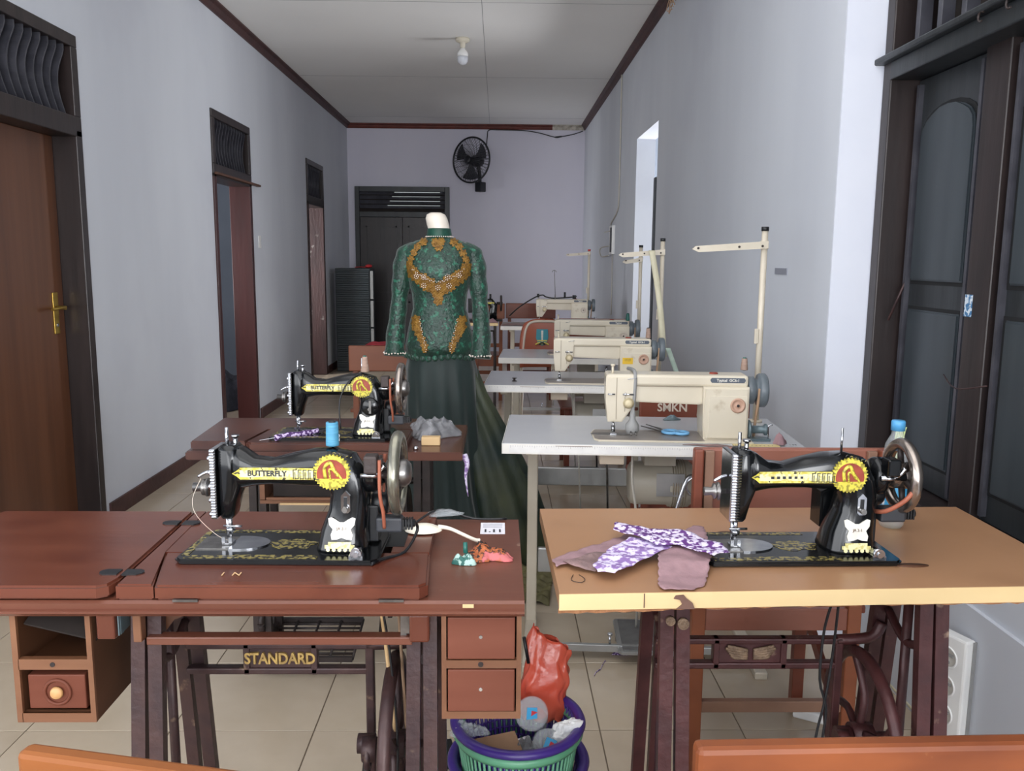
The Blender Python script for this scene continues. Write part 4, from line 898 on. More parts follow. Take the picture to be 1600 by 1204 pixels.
# ---------------------------------------------------------------- cream industrial machines on grey tables
def flat_machine(loc, rz, label, name='Typical', model='GC6-1', sticker=False, wheel=True, far=False):
    t = thing('industrial_sewing_machine', label, 'sewing machine', loc, rz)
    bd_ = MB().prism([(-.035, .02), (-.022, 0), (.445, 0), (.445, .165), (-.03, .165), (-.04, .12)], 'Z', 0, .005, bev=.0015).build('bed', creamp, t)
    MB().prism([(-.032, .022), (-.02, .006), (.30, .006), (.30, .158), (-.027, .158), (-.036, .118)], 'Z', .005, .0058).build('bed_plate', bedplate, bd_)
    MB().prism([(.02+.062*math.cos(a), .09+.022*math.sin(a)) for a in [2*PI*i/24 for i in range(24)]], 'Z', .0058, .0066).build('needle_plate', steel, bd_)
    b = MB().box(0, .434, .055, .148, .164, .200, bev=.008); 
    b.build('arm_top', creamp, t)
    MB().prism([(.085, .166), (.31, .166), (.31, .112), (.285, .108), (.085, .114)], 'Y', .060, .142, bev=.004).build('arm', creamp, t)
    MB().prism([(.300, .004), (.434, .004), (.434, .167), (.296, .167), (.296, .06)], 'Y', .035, .145, bev=.006).build('column', creamp, t)
    MB().box(.312, .428, .0325, .036, .01, .140, bev=.001).build('side_cover', creamp, t)
    MB().prism([(0, .192), (0, .12), (.008, .052), (.052, .052), (.088, .105), (.09, .170), (.09, .192)], 'Y', .050, .135, bev=.004).build('head', creamp, t)
    b = MB().box(.032, .034, .049, .0505, .06, .19).box(-.001, .435, .0545, .0555, .1635, .1655).box(.0895, .0905, .049, .051, .115, .165).box(.058, .060, .049, .0505, .085, .13)
    b.build('dark_groove_line', creamdk, t)
    MB().cyl((.028, .09, .052), (.028, .09, .018), .004).cyl((.028, .09, .033), (.028, .09, .014), .0065).cyl((.028, .09, .02), (.028, .09, .006), .001, n=6).box(.018, .038, .078, .098, .0066, .0095).build('needle_bar', chrome, t)
    MB().lathe([(.004, 0), (.016, -.002), (.017, -.006), (.008, -.008), (.013, -.011), (.012, -.016), (.004, -.018)], (.070, .050, .112), 'Y', 20).build('tension_dial', mat_cream_dial, t)
    MB().cyl((.006, .046, .139), (.028, .046, .139), .0025, n=6).cyl((.052, .046, .139), (.085, .046, .139), .003, n=6).cyl((.058, .046, .139), (.062, .046, .139), .006).tube([(.066, .048, .186), (.078, .045, .188), (.092, .045, .190)], .0012, n=5).build('thread_guide', chrome, t)
    MB().cyl((.022, .085, .198), (.022, .085, .222), .004).cyl((.022, .085, .222), (.022, .085, .228), .007).build('thread_pin', creamp, t)
    pl = MB().prism([(.318, .184), (.322, .178), (.420, .178), (.424, .184), (.424, .188), (.420, .193), (.322, .193), (.318, .188)], 'Y', .0530, .0556).build('name_plate', bluegrey_d, t)
    text_mesh('name_lettering', name+('  '+model if model else ''), .0112 if model else .014, whited, pl, (.371, .0526, .1855), FRONT, th=.0004, bold=.0003, sx=1.0 if model else .9)
    MB().lathe([(.022, 0), (.023, -.004), (.017, -.005), (.016, -.003), (.006, -.003), (.005, -.006), (.001, -.006)], (.399, .033, .112), 'Y', 28).build('stitch_dial', pinkdial if name == 'Typical' and model else offw, t)
    MB().cyl((.399, .0265, .112), (.399, .0255, .112), .0045, n=10).build('dial_screw', irond, t)
    MB().lathe([(.001, 0), (.014, 0), (.012, .004), (.001, .005)], (.335, .10, .200), 'Z', 16).build('oil_cap', redd, t)
    if sticker: MB().box(.306, .352, .0318, .0325, .09, .118).build('warning_sticker', yellow, t); [text_mesh('sticker_lettering', s, .006, ink, t, (.329, .0314, .112-.007*k), FRONT, th=.0002) for k, s in enumerate(('CAUTION', 'HATI-HATI'))]
    hw = MB().lathe([(.001, .436), (.040, .436), (.043, .439), (.043, .458), (.034, .461), (.034, .470), (.050, .472), (.053, .477), (.053, .492), (.048, .497), (.030, .498), (.028, .492), (.001, .490)], (0, .10, .150), 'X', 32).build('hand_wheel', greywheel, t)
    MB().tube([(.470, .062, .16), (.469, .066, .13), (.464, .075, .06), (.462, .08, .004)], .0048, n=6).build('drive_belt', tanbelt, t)
    b = MB().lathe([(.001, 0), (.028, 0), (.030, .004), (.028, .008), (.012, .010), (.012, .05), (.018, .052), (.018, .058), (.001, .06)], (.437, .06, .034), 'X', 24).box(.44, .505, .04, .08, .0005, .008)
    b.build('bobbin_winder', bluegrey, t)
    MB().tube([(.50, .05, .005), (.498, .05, .045), (.51, .05, .05)], .003).build('winder_arm', chrome, t)
    return t
mat_cream_dial = mat('cream_dial', '#cdbf9d', '#b9a987', rough=.35, scale=40)
bluegrey_d = mat('name_plate_grey', '#4a525e', rough=.35)
ANG = R(-3.6)
def grey_table(loc, rz, label, W=.905, D=.475, pedal=True, motor=True, ruler=True, box_=True, group=None, rail=True):
    t = thing('industrial_sewing_table', label, 'table', loc, rz, group)
    MB().box(0, W, 0, D, .730, .760, bev=.003).build('tabletop', grey_top, t)
    MB().box(-.0015, W+.001, -.0015, .001, .728, .7585).box(-.0015, .0, -.0015, D, .728, .7585).build('edge_band', greyw_e, t)
    if ruler:
        MB().box(.02, W-.05, -.0028, -.0012, .7325, .7545).build('measuring_tape', tape_m, t)
        b = MB()
        for k in range(110): b.box(.025+k*.0072, .0258+k*.0072, -.0031, -.0027, .7545-(.008 if k % 5 == 0 else .004), .7545)
        b.build('tape_marks', tick_m, t)
        MB().box(.16, .27, -.0034, -.0026, .7535, .7548).build('tape_tear', chipm, t)
    for x in (.085, W-.085):
        b = MB().box(x-.018, x+.018, .40, .44, .02, .728, bev=.004); b.build('leg', creamleg, t)
        MB().box(x-.020, x+.020, .05, D-.01, 0, .024, bev=.004).build('foot', creamleg, t)
        MB().box(x-.016, x+.016, .08, .43, .705, .729, bev=.003).build('top_bracket', creamleg, t)
    if rail:
        b = MB().box(.105, W-.105, .15, .165, .03, .055, bev=.002).box(.105, W-.105, .165, .20, .03, .034); b.build('base_rail', silver, t)
        MB().box(.105, W-.105, .41, .43, .20, .29, bev=.004).build('rear_crossbar', silver, t)
        MB().cyl((.35, .16, .055), (.35, .16, .085), .004).cyl((.35, .16, .085), (.35, .16, .092), .008).build('rail_bolt', chrome, t)
    if pedal:
        MB().prism([(.375, .12), (.385, .11), (.60, .11), (.61, .12), (.61, .36), (.60, .37), (.385, .37), (.375, .36)], 'Z', .040, .052, bev=.003).build('pedal', silver, t)
        MB().box(.39, .595, .125, .355, .052, .054).build('pedal_pad', padgrey, t)
        MB().cyl((.375, .24, .035), (.61, .24, .035), .008).cyl((.58, .3, .05), (.56, .27, .55), .005).build('pedal_rod', steel, t)
    if motor:
        m = MB().lathe([(.001, .405), (.055, .405), (.068, .412), (.072, .425), (.072, .53), (.078, .535), (.078, .60), (.060, .62), (.045, .66), (.001, .665)], (0, .27, .575), 'X', 32).box(.45, .55, .20, .34, .65, .728).build('motor', motorm, t)
        MB().box(.49, .58, .193, .198, .55, .625).build('motor_label', silver, m)
        b = MB()
        for k in range(6): b.torus((.545+k*.008, .27, .575), .0785, .002, 'X', n=28, m=4)
        b.build('cooling_fins', creamdk, m)
        MB().tube([(.615, .15, .70), (.60, .14, .64), (.575, .13, .625), (.545, .12, .53), (.535, .12, .46)], .006).tube([(.60, .145, .635), (.64, .15, .62)], .005).torus((.605, .135, .60), .03, .005, 'Y', n=20, m=6).build('knee_lifter', chrome, t)
        MB().tube([(.50, .12, .53), (.505, .12, .43)], lambda q: .014+.006*math.sin(PI*q)).build('knee_pad', greenish, t)
        MB().tube([(.40, .1, .728), (.402, .1, .62), (.42, .12, .5), (.44, .2, .2), (.45, .3, .05)], .004).build('motor_cable', whitecable, t)
    if box_: MB().box(.295, .37, .04, .10, .690, .728, bev=.003).build('switch_box', greybox, t)
    return t
greenish = mat('green_grey_pad', '#4d5c52', rough=.7)
def thread_stand(loc, rz, label, h, arm, armz, capm=None):
    t = thing('thread_stand', label, 'stand', loc, rz)
    MB().cyl((0, 0, 0), (0, 0, h), .0105, n=16).cyl((0, 0, 0), (0, 0, .008), .022).build('pole', creamleg, t)
    MB().cyl((0, 0, h), (0, 0, h+.014), .0125).build('pole_cap', capm or blackp, t)
    a = MB().prism([(0.008, armz-.012), (0.008, armz+.012), (-arm, armz-.006), (-arm-.012, armz-.016), (-arm+.01, armz-.026)], 'Y', -.016, -.010).cyl((0, 0, armz-.014), (0, 0, armz+.014), .0135).build('spreader_arm', creamleg, t)
    b = MB()
    for x in (-.012, -.09, -arm+.008): b.cyl((x, -.0185, armz-.004-.10*abs(x)*.4), (x, -.0155, armz-.004-.10*abs(x)*.4), .004)
    b.build('arm_hole', irond, a)
    MB().box(-.022, -.008, -.012, -.006, h*.42, h*.42+.05, bev=.001).cyl((0, 0, h*.2), (0, 0, h*.2+.025), .0135).box(-.03, 0, -.006, .006, h*.2+.003, h*.2+.02).build('clamp', creamleg, t)
    return t
def onT(T, x, y):
    c, s = math.cos(T[1]), math.sin(T[1]); return (T[0][0]+c*x-s*y, T[0][1]+s*x+c*y)
g1 = ((.014, 2.480, 0), ANG); g2 = ((-.062, 3.668, 0), ANG); g3 = ((.004, 4.70, 0), ANG); g4 = ((.02, 6.95, 0), R(-3))
grey_table(g1[0], g1[1], 'grey topped white steel sewing table behind the tan table, ruler tape along edge')
grey_table(g2[0], g2[1], 'second grey topped sewing table, its left end beside the green skirt')
grey_table(g3[0], g3[1], 'third grey topped sewing table from the front on the right', ruler=False)
grey_table(g4[0], g4[1], 'farthest grey sewing table on the right, before the back wall', ruler=False, pedal=False)
x, y = onT(g1, .313, .045); flat_machine((x, y, .760), ANG, 'cream industrial sewing machine on the first grey table, grey plug hanging over it')
x, y = onT(g2, .305, .045); flat_machine((x, y, .760), ANG, 'cream industrial sewing machine with yellow warning sticker on the second grey table', sticker=True, model='GC6-1')
x, y = onT(g3, .31, .16); flat_machine((x, y, .760), ANG, 'cream industrial sewing machine on the third grey table', model='')
x, y = onT(g4, .29, .14); flat_machine((x, y, .775), R(-3), 'cream industrial sewing machine farthest back, cord draped over its arm', model='', name='Typical')
thread_stand((.885, 2.83, .7602), R(2), 'tall cream thread stand on the first grey table by the right wall', .645, .235, .60)
thread_stand((.775, 4.02, .7602), R(2), 'cream thread stand on the second grey table with tape measure hung on it', .635, .20, .585)
thread_stand((.84, 5.02, .7602), R(2), 'cream thread stand on the third grey table near the wall strip', .62, .10, .55)
thread_stand((.775, 7.28, .7602), R(2), 'farthest thread stand with a red tip near the back corner', .62, .19, .60, redbright)

# small things on and around the first grey table
z0 = .7605
x, y = onT(g1, .752, .13)
cone('thread_spool', (.787, 2.66, .9605), brownthread, .0115, .0085, .042, 'brown thread cone with teal tip standing on the first cream machine', tealp)
cone('thread_spool', (.673, 3.76, .9605), brownthread, .0115, .0085, .048, 'brown thread cone standing on the second cream machine')
cone('thread_spool', (.745, 4.84, .9605), tealp, .0115, .0085, .045, 'dark green thread cone standing on the third cream machine')
t = thing('scissors', 'light blue handled scissors lying on the first grey table', 'scissors', (.545, 2.60, .7662), R(-15))
MB().torus((0, 0, .006), .024, .0055, 'Z', n=26, m=8, sy=.9).torus((.034, -.006, .006), .021, .0055, 'Z', n=24, m=8, sy=.9).build('handle', bluescis, t)
MB().prism([(-.02, .012), (-.095, .075), (-.10, .078), (-.03, .004)], 'Z', .003, .006).prism([(-.015, .018), (-.085, .095), (-.03, .022)], 'Z', .006, .009).build('blade', steel, t)
t = thing('hanging_plug', 'grey power plug hanging on its cable over the first cream machine', 'plug', (0, 0, 0))
MB().tube([(.425, 2.72, .958), (.423, 2.62, .9665), (.422, 2.560, .960), (.420, 2.552, .90), (.416, 2.552, .84)], .0058).build('cable', greycable, t)
MB().lathe([(.006, .062), (.009, .045), (.010, .03), (.021, .014), (.022, .0), (.018, -.014), (.001, -.016)], (.416, 2.552, .790), 'Z', 18).build('plug_body', greycable, t)
MB().cyl((.409, 2.532, .785), (.409, 2.518, .778), .003).cyl((.424, 2.532, .785), (.424, 2.518, .778), .003).build('plug_pin', steel, t)
cloth('fabric_scrap', 'narrow mauve scrap lying on the first grey table before the machine', mauved, [(.555, 2.462), (.70, 2.418), (.716, 2.436), (.66, 2.468)], .7605, 9, amp=.002)
t = thing('wooden_ruler', 'pale yellow wooden ruler on the right end of the first grey table', 'ruler', (.77, 2.452, .7605), R(-3))
box('ruler_stick', rulery, t, -.065, .07, -.012, .014, 0, .003)
b = MB(); [b.box(-.06+k*.012, -.0588+k*.012, -.012, -.004, .003, .0034) for k in range(10)]; b.build('ruler_marks', ink, t)
crumple('fabric_ball', 'small mauve crumpled cloth at the right end of the wooden ruler', 'fabric', mauve, (.848, 2.462, .764), .018, .014, .03, 31)
t = thing('number_card', 'white numbered sticker on the right end of the first grey table', 'card', (.888, 2.462, .7605), R(-3))
box('card_sheet', grey_top, t, -.03, .028, -.02, .02, 0, .0004); text_mesh('card_number', '1.05', .014, ink, t, (0, .004, .0006), (0, 0, 0), th=.0002)
t = thing('bobbin', 'small metal bobbin standing on the second grey table', 'bobbin', (.075, 3.78, .7605))
MB().lathe([(.001, 0), (.011, 0), (.011, .002), (.005, .003), (.005, .012), (.011, .013), (.011, .015), (.001, .015)], (0, 0, 0), 'Z', 16).build('bobbin_body', irond, t)
crumple('plug_box', 'small blue-grey knotted cord behind the first cream machine on the grey table', 'cord', bluegrey, (.60, 2.86, .7605), .028, .012, .014, 41)
# the tape measure hanging from the second stand
tag(MB().sheet(lambda u, v: (.700+.075*u+.028*v+.01*math.sin(3*u), 3.965+.02*u, 1.352-.50*u), 24, 2, .0).build('tape_measure', tapec), 'yellowish tape measure hanging from the second thread stand', 'tape measure')
bpy.data.objects['tape_measure'].modifiers.new('solid', 'SOLIDIFY').thickness = .001
b = MB(); b.sheet(lambda u, v: (.786+.055*u+.024*v, 3.93, .90-.14*u), 10, 2, 0); o = b.build('tape_measure_end', tapeg); o.modifiers.new('solid', 'SOLIDIFY').thickness = .001
tag(o, 'pale green end of a tape measure at the foot of the second stand', 'tape measure')
# hook over the far machine, and its draped cord
t = thing('thread_hook', 'thin wire thread hook standing on the farthest cream machine', 'hook', (.478, 7.11, .9757))
MB().cyl((0, 0, 0), (0, 0, .04), .006, .004).cyl((0, 0, .04), (-.01, 0, .24), .0025, n=6).torus((-.011, 0, .225), .016, .0025, 'Y', n=16, m=5, a0=0, a1=PI).build('hook_wire', steel, t)
tag(MB().tube([(.10, 7.35, .82), (.18, 7.25, .90), (.30, 7.13, .985), (.37, 7.12, 1.01), (.40, 7.12, .995), (.47, 7.12, .984), (.60, 7.12, .992), (.66, 7.13, 1.0)], .006).cyl((.335, 7.12, .99), (.335, 7.12, 1.02), .010).cyl((.56, 7.12, .985), (.56, 7.12, 1.035), .009).cyl((.64, 7.12, .98), (.64, 7.12, 1.01), .016).build('draped_cord', blackp), 'black cord draped along the top of the farthest cream machine', 'cord')

# ---------------------------------------------------------------- chairs
def school_chair(loc, rz, label, m, w=.40, top=.86, zs=.42, d=.36, board=.17, word=None, group=None, rear_post=.032, th=.022, crack=False):
    t = thing('wooden_chair', label, 'chair', loc, rz, group)
    bd_ = MB().box(-w/2, w/2, -.012, .010, top-board, top, bev=.006).build('backrest', m, t)
    if word: text_mesh('backrest_lettering', word, .045, offw, bd_, (.0, -.0135, top-board*.5), FRONT, th=.0005, bold=.001)
    for s in (-1, 1):
        x = s*(w/2-.035)
        MB().prism([(x-.016, 0), (x+.016, 0), (x+.016, top-.02), (x-.016, top-.02)], 'Y', -.042 if 0 else .010, .036, bev=.003).build('rear_leg', m, t)
        MB().box(x-.017, x+.017, d, d+.034, 0, zs-.02, bev=.003).build('front_leg', m, t)
        MB().box(x-.010, x+.010, .036, d, .14, .175, bev=.002).build('side_stretcher', m, t)
    MB().box(-w/2+.03, w/2-.03, .012, .032, zs+.08, zs+.115, bev=.002).build('back_rail', m, t)
    MB().box(-w/2-.005, w/2+.005, .037, d+.05, zs-.02, zs, bev=.005).build('seat', m, t)
    MB().box(-w/2+.03, w/2-.03, .036, .05, zs-.10, zs-.02).build('seat_apron', m, t); MB().box(-w/2+.03, w/2-.03, d+.006, d+.02, zs-.08, zs-.02).build('seat_apron', m, t)
    MB().box(-w/2+.05, w/2-.05, .014, .032, .145, .18, bev=.002).build('stretcher', m, t); MB().box(-w/2+.05, w/2-.05, d+.008, d+.026, .2, .235, bev=.002).build('stretcher', m, t)
    return t
# foreground chairs
school_chair((.488, .745, 0), R(1.5), 'orange-brown worn wooden chair, its top rail at the bottom right corner', chair_fg, w=.60, top=.855, board=.16)
school_chair((-.345, .775, 0), R(-12), 'orange-brown wooden chair whose rounded top rail shows at the bottom left', chair_fg_l, w=.28, top=.812, board=.13)
# chair between the tan table and the first grey table
C = thing('wooden_chair', 'large red-brown wooden chair between the tan table and the first grey table', 'chair', (0, 0, 0))
MB().box(.468, .478+.46, 1.952, 1.972, .70, .866, bev=.006).build('backrest', chair_pk, C)
for x, xb in ((.464, .492), (.905, .880)):
    MB().box(x, x+.022, 1.925, 1.951, .58, .868, bev=.004).build('back_stile', chair_m, C)
    MB().box(xb, xb+.022, 1.938, 1.951, .58, .862, bev=.002).build('inner_stile', chair_st, C)
for x in (.485, .875):
    MB().box(x, x+.034, 1.975, 2.005, 0, .84, bev=.003).build('rear_leg', chair_or, C)
    MB().box(x, x+.034, 2.32, 2.35, 0, .43, bev=.003).build('front_leg', chair_m, C)
    MB().prism([(2.005, .10), (2.33, .32), (2.33, .36), (2.005, .14)], 'X', x+.008, x+.022).build('side_brace', chair_m, C)
MB().box(.465, .93, 2.0, 2.37, .43, .452, bev=.005).build('seat', chair_m, C)
MB().box(.519, .875, 1.978, 1.995, .395, .452, bev=.003).build('rear_apron', chair_pk, C)
MB().box(.519, .875, 1.980, 2.0, .175, .205, bev=.002).build('stretcher', chair_st, C); MB().box(.519, .875, 1.980, 2.0, .56, .60, bev=.002).build('stretcher', chair_m, C)
c2 = school_chair((.755, 3.18, 0), R(-3), 'red-brown wooden chair lettered SMKN, behind the first cream machine', chair_m, w=.42, top=.835, word=None, board=.17)
text_mesh('backrest_lettering', 'SMKN', .043, offw, c2, (-.085, -.0135, .748), FRONT, th=.0005, bold=.001)
school_chair((-.68, 4.90, 0), R(0), 'orange wooden chair in front of the dark drawer tower at left', chair_or, w=.38, top=.803, board=.15)
school_chair((.62, 5.45, 0), R(180), 'dark red wooden chair behind the third grey table', chair_m, w=.46, top=.93, board=.16)
school_chair((-.09, 7.75, 0), R(0), 'orange-brown wooden chair at the back, right beside the green sleeve', chair_or, w=.30, top=.905, board=.14)
school_chair((.30, 7.80, 0), R(0), 'dark red wooden chair at the back left of the farthest cream machine', chair_m, w=.46, top=.905, board=.14)
# moulded orange chair with an emblem
E = thing('moulded_chair', 'orange moulded school chair with cream piping and teal emblem on its back', 'chair', (.31, 5.62, 0), R(-3))
def shell(u, v):
    wd = .165-.03*v**4; x = (u-.5)*2*wd; z = .60+.315*v; z -= .03*(abs((u-.5)*2)**3)*v**6; return (x, .03*(abs(x)/.16)**2*-1+.02*v, z)
o = MB().sheet(shell, 16, 12, 0).build('backrest', shellor, E); o.modifiers.new('solid', 'SOLIDIFY').thickness = .012
MB().tube([(-.150, -.026, .60), (-.135, -.020, .78), (-.118, -.010, .86), (-.08, -.002, .893), (0, .0, .898), (.08, -.002, .893), (.118, -.010, .86), (.135, -.020, .78), (.150, -.026, .60)], .0085).build('piping', offw, E)
em = MB().prism([(-.042, .858), (.042, .858), (.046, .80), (.03, .76), (0, .748), (-.03, .76), (-.046, .80)], 'Y', -.014, -.004, bev=.002).build('emblem', tealem, E); em.location = (-.015, 0, -.012); em.scale = (.9, 1, 1)
e2 = MB().prism([(-.005, .775), (.005, .775), (.008, .85), (-.008, .85)], 'Y', -.016, -.013).build('emblem_monument', whited, em)
MB().prism([(-.036, .778), (.036, .778), (.036, .786), (-.036, .786)], 'Y', -.0165, -.013).tube([(-.05, -.015, .755), (-.02, -.016, .768), (0, -.016, .760), (.02, -.016, .768), (.05, -.015, .755)], .005).build('emblem_scroll', emby, em)
MB().tube([(-.022, -.0155, .758), (0, -.0165, .768), (.022, -.0155, .758)], .007).build('emblem_wave', embd, em)
MB().prism([(-.17, .03), (.17, .03), (.18, .34), (.12, .38), (-.12, .38), (-.18, .34)], 'Z', .42, .435, bev=.004).build('seat', shellor, E)
for s in (-1, 1):
    MB().tube([(s*.15, .0, .62), (s*.155, .02, .44), (s*.165, -.03, .0)], .009).build('leg', creamleg, E)
    MB().tube([(s*.15, .33, .42), (s*.165, .37, .0)], .009).build('leg', creamleg, E)

# ---------------------------------------------------------------- far left back: table and black machine behind the gown
FT = thing('sewing_table', 'small tan edged table at the back beside the green sleeve', 'table', (0, 0, 0))
MB().box(-.42, .00, 7.28, 7.68, .735, .76, bev=.002).build('tabletop', ply_top, FT)
MB().box(-.42, .00, 7.276, 7.281, .735, .759).build('edge_band', cream_e, FT)
for x in (-.40, -.04):
    for y in (7.32, 7.63): MB().box(x, x+.025, y, y+.025, 0, .735).build('leg', irond, FT)
MB().tube([(-.40, 7.30, .69), (-.04, 7.30, .69)], .007).tube([(-.04, 7.30, .69), (-.02, 7.30, .3)], .007).build('iron_frame', irond, FT)
fm = thing('sewing_machine', 'small black sewing machine at the back, half behind the green sleeve', 'sewing machine', (-.325, 7.40, .765))
MB().prism([(0, 0), (.36, 0), (.36, .165), (0, .165)], 'Z', 0, .018, bev=.003).build('bed', black, fm)
b = MB(); b.skin([superring(b, c, n, a, h) for c, n, a, h in (((.27, .016), (1, 0), .045, .045), ((.28, .08), (1, 0), .034, .035), ((.285, .13), ang_ if 0 else (math.cos(.3), math.sin(.3)), .035, .034), ((.26, .165), (math.cos(1.2), math.sin(1.2)), .033, .032), ((.2, .165), (0, 1), .027, .028), ((.1, .16), (0, 1), .026, .028))])
b.box(.06, .10, .058, .112, .07, .195, bev=.004); b.build('arm', black, fm)
MB().torus((.35, .085, .155), .062, .010, 'X', n=30, m=8).cyl((.31, .085, .155), (.365, .085, .155), .012).cyl((.35, .03, .155), (.35, .14, .155), .005).cyl((.35, .085, .1), (.35, .085, .21), .005).build('hand_wheel', irond, fm)
MB().cyl((.255, .085, .19), (.255, .085, .235), .009).build('spool_pin', blackp, fm)
MB().box(.1, .29, .0525, .0545, .150, .165).build('name_strip', goldl, fm)
crumple('cloth_heap', 'pale mauve cloth heaped on the small back table', 'fabric', mauve, (-.06, 7.34, .7605), .05, .04, .03, 51)
cloth('cloth_runner', 'grey-mauve cloth spread on the farthest grey table', mauved, [(.03, 6.97), (.30, 6.965), (.33, 7.16), (.05, 7.2)], .7605, 12, amp=.006, ncell=.02)
crumple('red_cloth', 'dark red cloth lying on the third grey table', 'fabric', redcl, (.86, 4.80, .7605), .04, .04, .03, 55)

# ---------------------------------------------------------------- drawer tower at the back left
CT = thing('drawer_tower', 'tall dark green plastic drawer tower in the back left corner', 'drawer unit', (-1.87, 9.76, 0))
MB().box(0, .40, .0, .34, 0, 1.19, bev=.006).build('body', cabm, CT)
for k in range(9):
    z = .03+k*.127; d = MB().box(.012, .388, -.012, .002, z, z+.119, bev=.004).build('drawer', cabm, CT)
    b = MB()
    for j in range(4): b.cyl((.02, -.0125, z+.022+j*.026), (.38, -.0125, z+.022+j*.026), .004, n=6)
    b.build('ribbed_front', cabm, d)
for z0_, z1_ in ((.12, .50), (.52, .82), (.84, 1.16)):
    MB().box(.402, .435, -.01, .01, z0_, z1_, bev=.003).build('side_board', cabs, CT)
tag(MB().sphere((-1.50, 9.87, 1.215), .035, 12, 8, (1.2, 1, .6)).tube([(-1.53, 9.87, 1.20), (-1.60, 9.87, 1.205), (-1.66, 9.87, 1.20)], .005).build('red_sewing_kit', redbright), 'small red object with dark cord on top of the drawer tower', 'box')
crumple('red_cloth', 'dark red cloth draped over the orange chair by the drawer tower', 'fabric', redcl, (-.66, 4.93, .803), .10, .03, .025, 61)

# ---------------------------------------------------------------- wall fan, lamp, wires, strips
F = thing('wall_fan', 'black wall fan on the back wall above the gown', 'fan', (-.33, 10.84, 2.50), R(-38))
F.rotation_euler = (R(0), 0, R(-38))
F.scale = (1.30, 1.28, 1.22)
MB().torus((0, -.02, .02), .225, .009, 'Y', n=52, m=8).build('guard_ring', fanm, F)
b = MB()
for k in range(44):
    a = 2*PI*k/44; c_, s_ = math.cos(a), math.sin(a)
    b.tube([(.04*c_, -.085, .02+.04*s_), (.14*c_, -.075, .02+.14*s_), (.223*c_, -.022, .02+.223*s_)], .0022, n=4, sub=3)
    if k % 2 == 0: b.tube([(.05*c_, .045, .02+.05*s_), (.15*c_, .035, .02+.15*s_), (.223*c_, -.018, .02+.223*s_)], .0022, n=4, sub=3)
for r in (.08, .15): b.torus((0, -.074 if r > .1 else -.083, .02), r, .0014, 'Y', n=40, m=4)
b.build('guard_wires', fanm, F)['kind'] = 'stuff'
MB().lathe([(.001, -.09), (.035, -.088), (.042, -.08), (.04, -.07), (.001, -.07)], (0, 0, .02), 'Y', 22).build('guard_badge', fanm, F)
for k in range(3):
    a = 2*PI*k/3+.5
    MB().sheet(lambda u, v: ((.03+.165*u)*math.cos(a+(v-.5)*(.5+.5*u)), -.02+.03*(v-.5), .02+(.03+.165*u)*math.sin(a+(v-.5)*(.5+.5*u))), 8, 6, .002).build('blade', blade_m, F)
MB().lathe([(.001, -.04), (.03, -.038), (.034, .0), (.055, .03), (.062, .06), (.058, .11), (.03, .13), (.001, .132)], (0, 0, .02), 'Y', 22).build('motor_housing', fanm, F)
MB().tube([(0, .08, 0), (.005, .10, -.10), (.01, .10, -.20)], .018).box(-.03, .05, .07, .15, -.29, -.19, bev=.008).build('wall_bracket', fanm, F)
tag(MB().tube([(-.16, 11.0, 2.70), (-.15, 11.11, 2.86), (-.13, 11.12, 2.93), (.0, 11.12, 2.935), (.3, 11.12, 2.93), (.5, 11.12, 2.905), (.72, 11.12, 2.85), (.80, 11.12, 2.86), (.95, 11.12, 2.89), (1.07, 11.12, 2.93)], .006).cyl((.72, 11.115, 2.85), (.80, 11.115, 2.86), .010).build('fan_cord', blackp), 'black cord running from the wall fan along the top of the back wall', 'cord')
LB = thing('ceiling_lamp', 'unlit white bulb in a cream holder on the ceiling', 'lamp', (-.287, 6.887, 3.0))
MB().lathe([(.001, 0), (.055, 0), (.055, -.02), (.04, -.03), (.022, -.035), (.022, -.06), (.018, -.065), (.018, -.075)], (0, 0, 0), 'Z', 24).build('lamp_holder', porcel, LB)
MB().lathe([(.018, -.073), (.022, -.085), (.036, -.10), (.042, -.115), (.042, -.135)], (0, 0, 0), 'Z', 24).build('bulb_base', white, LB)
MB().lathe([(.041, -.134), (.042, -.15), (.038, -.175), (.024, -.192), (.001, -.197)], (0, 0, 0), 'Z', 24).build('bulb_globe', bulbm, LB)
WS = thing('wall_power_strip', 'white power strip fixed upright on the far right wall', 'power strip', (XR, 8.17, 1.36))
MB().box(-.03, 0, -.10, .10, 0, .27, bev=.004).build('strip_body', white, WS)
MB().box(-.036, -.030, -.09, .0, .02, .25).build('strip_face', blackp, WS)
MB().tube([(-.03, .04, .22), (-.08, .06, .21), (-.03, .05, .22)], .004).tube([(-.03, .1, .08), (-.07, .45, .06), (-.06, .45, -.02), (-.03, .1, -.01)], .006).build('plug_cord', whitecable, WS)
tag(MB().tube([(XR-.008, 7.83, 2.94), (XR-.008, 7.82, 2.6), (XR-.008, 7.81, 1.9), (XR-.008, 7.9, 1.75), (XR-.008, 8.3, 1.66), (XR-.012, 8.25, 1.62)], .007).build('wall_cable', whitecable), 'cream cable hanging down the right wall from the ceiling', 'cable')
tag(MB().tube([(XR-.008, 8.17, 1.36), (XR-.008, 8.15, 1.0), (XR-.008, 8.15, .78)], .005).build('wall_cable', whitecable), 'cream cable running down from the wall power strip', 'cable')
tag(MB().box(XR-.003, XR, 3.22, 3.36, 1.256, 1.28).build('tape_patch', mat('grey_tape', '#8a8d98', rough=.5)), 'small grey tape patch on the right wall', 'tape')
b = MB()
for k in range(7): b.tube([(XR-.05, 5.28+.02*k, 2.95), (XR-.06-.01*(k % 3), 5.27+.03*k, 2.88-.012*k), (XR-.05, 5.3+.02*k, 2.84-.02*(k % 2))], .003, n=4)
tag(b.build('ceiling_wires', tanbelt), 'frayed tan wire ends poking out below the right ceiling trim', 'wire')
